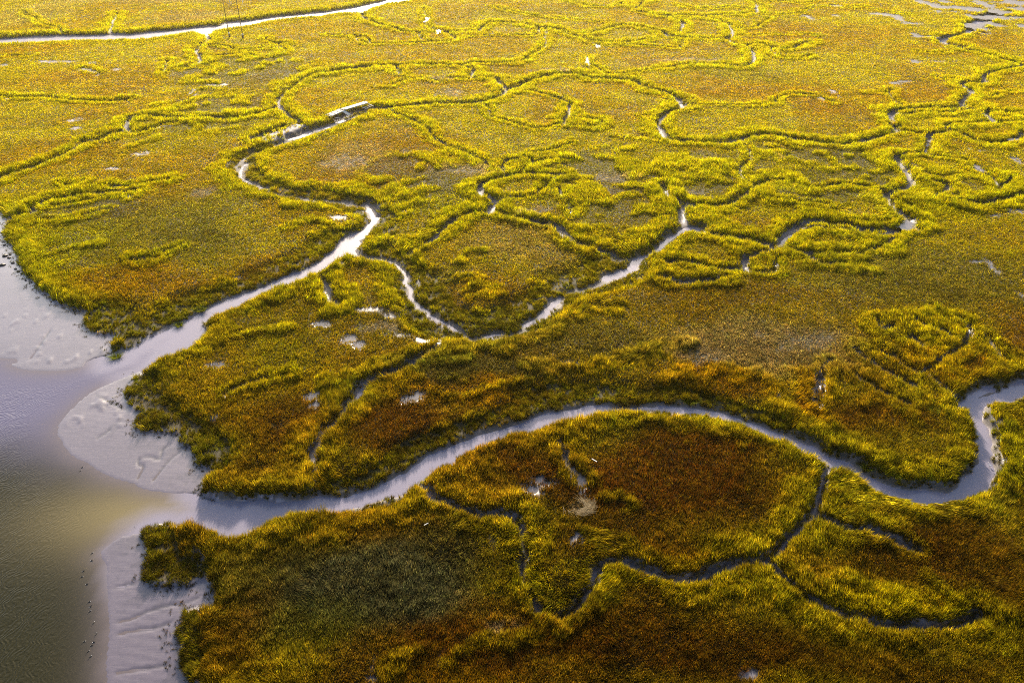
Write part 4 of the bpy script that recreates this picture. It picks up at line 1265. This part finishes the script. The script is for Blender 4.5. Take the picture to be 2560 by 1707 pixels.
BPOS = [(204.7, 1168.5), (200, 1177), (229.3, 1382.5), (230.3, 1400.4), (209.2, 1426.5), (204, 1441), (218.4, 1459), (222.7, 1503.6), (226.7, 1515), (224, 1527.6), (233.8, 1556.3), (239.7, 1584.5), (210.3, 1603), (235.4, 1603.6), (229.8, 1612), (219.5, 1628), (225.6, 1640.8)]
BLAB = ['dark bird floating alone off the middle sandbar, the nearer to the glinting ripples', 'dark bird floating off the middle sandbar, the left of that pair', 'uppermost dark bird beside the pink sandbar tip', 'second dark bird from the top of the line off the sandbar',
        'third bird from the top, just left of the line', 'pale-backed bird farthest left in the upper line', 'bird below the pale-backed one, close to the ripples', 'first of three birds in a tight row halfway down', 'middle of the three birds in a tight row halfway down', 'last of the three birds in a tight row halfway down',
        'single bird below the tight row of three', 'dark bird nearest the lower sandbar edge', 'bird farthest left in the lower cluster', 'right-hand bird of the lower cluster', 'bird at the middle of the lower cluster', 'white-flecked bird second from the bottom', 'bottommost bird of the line off the sandbar']
pb = None
for k, ((px, py), lab) in enumerate(zip(BPOS, BLAB)):
    x_, y_ = at_px(px, py, WL)
    if pb is None:
        pb = empty('water_bird', (0, 0, 0)); bobj('body', bird_mesh(), M_BIRD, pb, True); bobj('bill', bill(), M_BILL, pb); bobj('wing', wing(1), M_BIRD, pb); bobj('wing', wing(-1), M_BIRD, pb)
        bm = bmesh.new(); box(bm, Vector((-.29, 0, .085)), (.07, .07, .05)); bmesh.ops.bevel(bm, geom=bm.edges[:], offset=.015, segments=2); bobj('tail_patch', bm, M_WHITE, pb); ob = pb
    else: ob = from_mesh_copy(pb)
    ob.location = (x_, y_, WL - .01); ob.rotation_euler = (0, 0, random.uniform(.2, 1.4) + (math.pi if random.random() < .4 else 0)); ob.scale = (.62, .62, .62)
    tag(ob, lab, 'bird', 'dark water birds floating along the sandbar')
x_, y_ = at_px(2473, 1166, WL)
eg = empty('egret', (x_, y_, WL - .02), 2.4); tag(eg, 'small white egret standing in the creek bend at the right', 'bird')
bm = bird_mesh(True, .22); 
for v in bm.verts: v.co.z += .25
bobj('body', bm, M_WHITE, eg, True); bm = bill(.22); 
for v in bm.verts: v.co.z += .25
bobj('bill', bm, M_BILL, eg)
for s in (-1, 1):
    bm = bmesh.new(); cyl(bm, (0, .035 * s, -.1), (0, .035 * s, .26), .009, .012, 6); bobj('leg', bm, M_BIRD, eg)
    bm = wing(s)
    for v in bm.verts: v.co.z += .25
    bobj('wing', bm, M_WHITE, eg)

# ------------------------------------------------------------------ warm low haze
bm = bmesh.new(); box(bm, Vector((0, 1500, 38)), (9000, 9000, 92)); hz_ = bpy.data.materials.new('haze'); hz_.use_nodes = True; nn = hz_.node_tree.nodes
nn.remove(nn['Principled BSDF']); pv = nn.new('ShaderNodeVolumePrincipled'); pv.inputs['Color'].default_value = (1, .86, .42, 1); pv.inputs['Density'].default_value = .00005; pv.inputs['Anisotropy'].default_value = .68
hz_.node_tree.links.new(pv.outputs[0], nn['Material Output'].inputs['Volume'])
tag(bobj('haze', bm, hz_), kind='stuff')

# ------------------------------------------------------------------ camera, light, world
cam = bpy.data.cameras.new('camera'); co = bpy.data.objects.new('camera', cam); COL.objects.link(co)
cam.sensor_width = 36; cam.lens = FPX / 2560 * 36; cam.clip_end = 20000; cam.clip_start = .5
co.location = (0, 0, CH); co.rotation_euler = (R(90) - PITCH, 0, 0); scene.camera = co
SUN_EL, SUN_AZ = 19.5, -4.0                      # azimuth from +Y, negative = left
su = bpy.data.lights.new('sun', 'SUN'); su.energy = 5.0; su.angle = R(2.0); su.color = (1, .87, .68)
so = bpy.data.objects.new('sun', su); COL.objects.link(so)
d = Vector((math.sin(R(SUN_AZ)) * math.cos(R(SUN_EL)), math.cos(R(SUN_AZ)) * math.cos(R(SUN_EL)), math.sin(R(SUN_EL))))
so.rotation_euler = d.to_track_quat('Z', 'Y').to_euler(); so.location = (0, 0, 150)
w = bpy.data.worlds.new('World'); scene.world = w; w.use_nodes = True; nt = w.node_tree
sky = nt.nodes.new('ShaderNodeTexSky'); sky.sky_type = 'NISHITA'; sky.sun_disc = False; sky.sun_elevation = R(SUN_EL); sky.sun_rotation = R(SUN_AZ)
sky.air_density = 1.0; sky.dust_density = 3.5; sky.ozone_density = 1.5
bg = nt.nodes['Background']; nt.links.new(sky.outputs[0], bg.inputs[0]); bg.inputs[1].default_value = .125
scene.view_settings.view_transform = 'Standard'; scene.view_settings.look = 'None'; scene.view_settings.exposure = 1.2; scene.view_settings.gamma = 1
scene.cycles.filter_width = 1.0; scene.cycles.use_denoising = False; scene.cycles.max_bounces = 6; scene.cycles.diffuse_bounces = 2; scene.cycles.transmission_bounces = 3; scene.cycles.glossy_bounces = 2
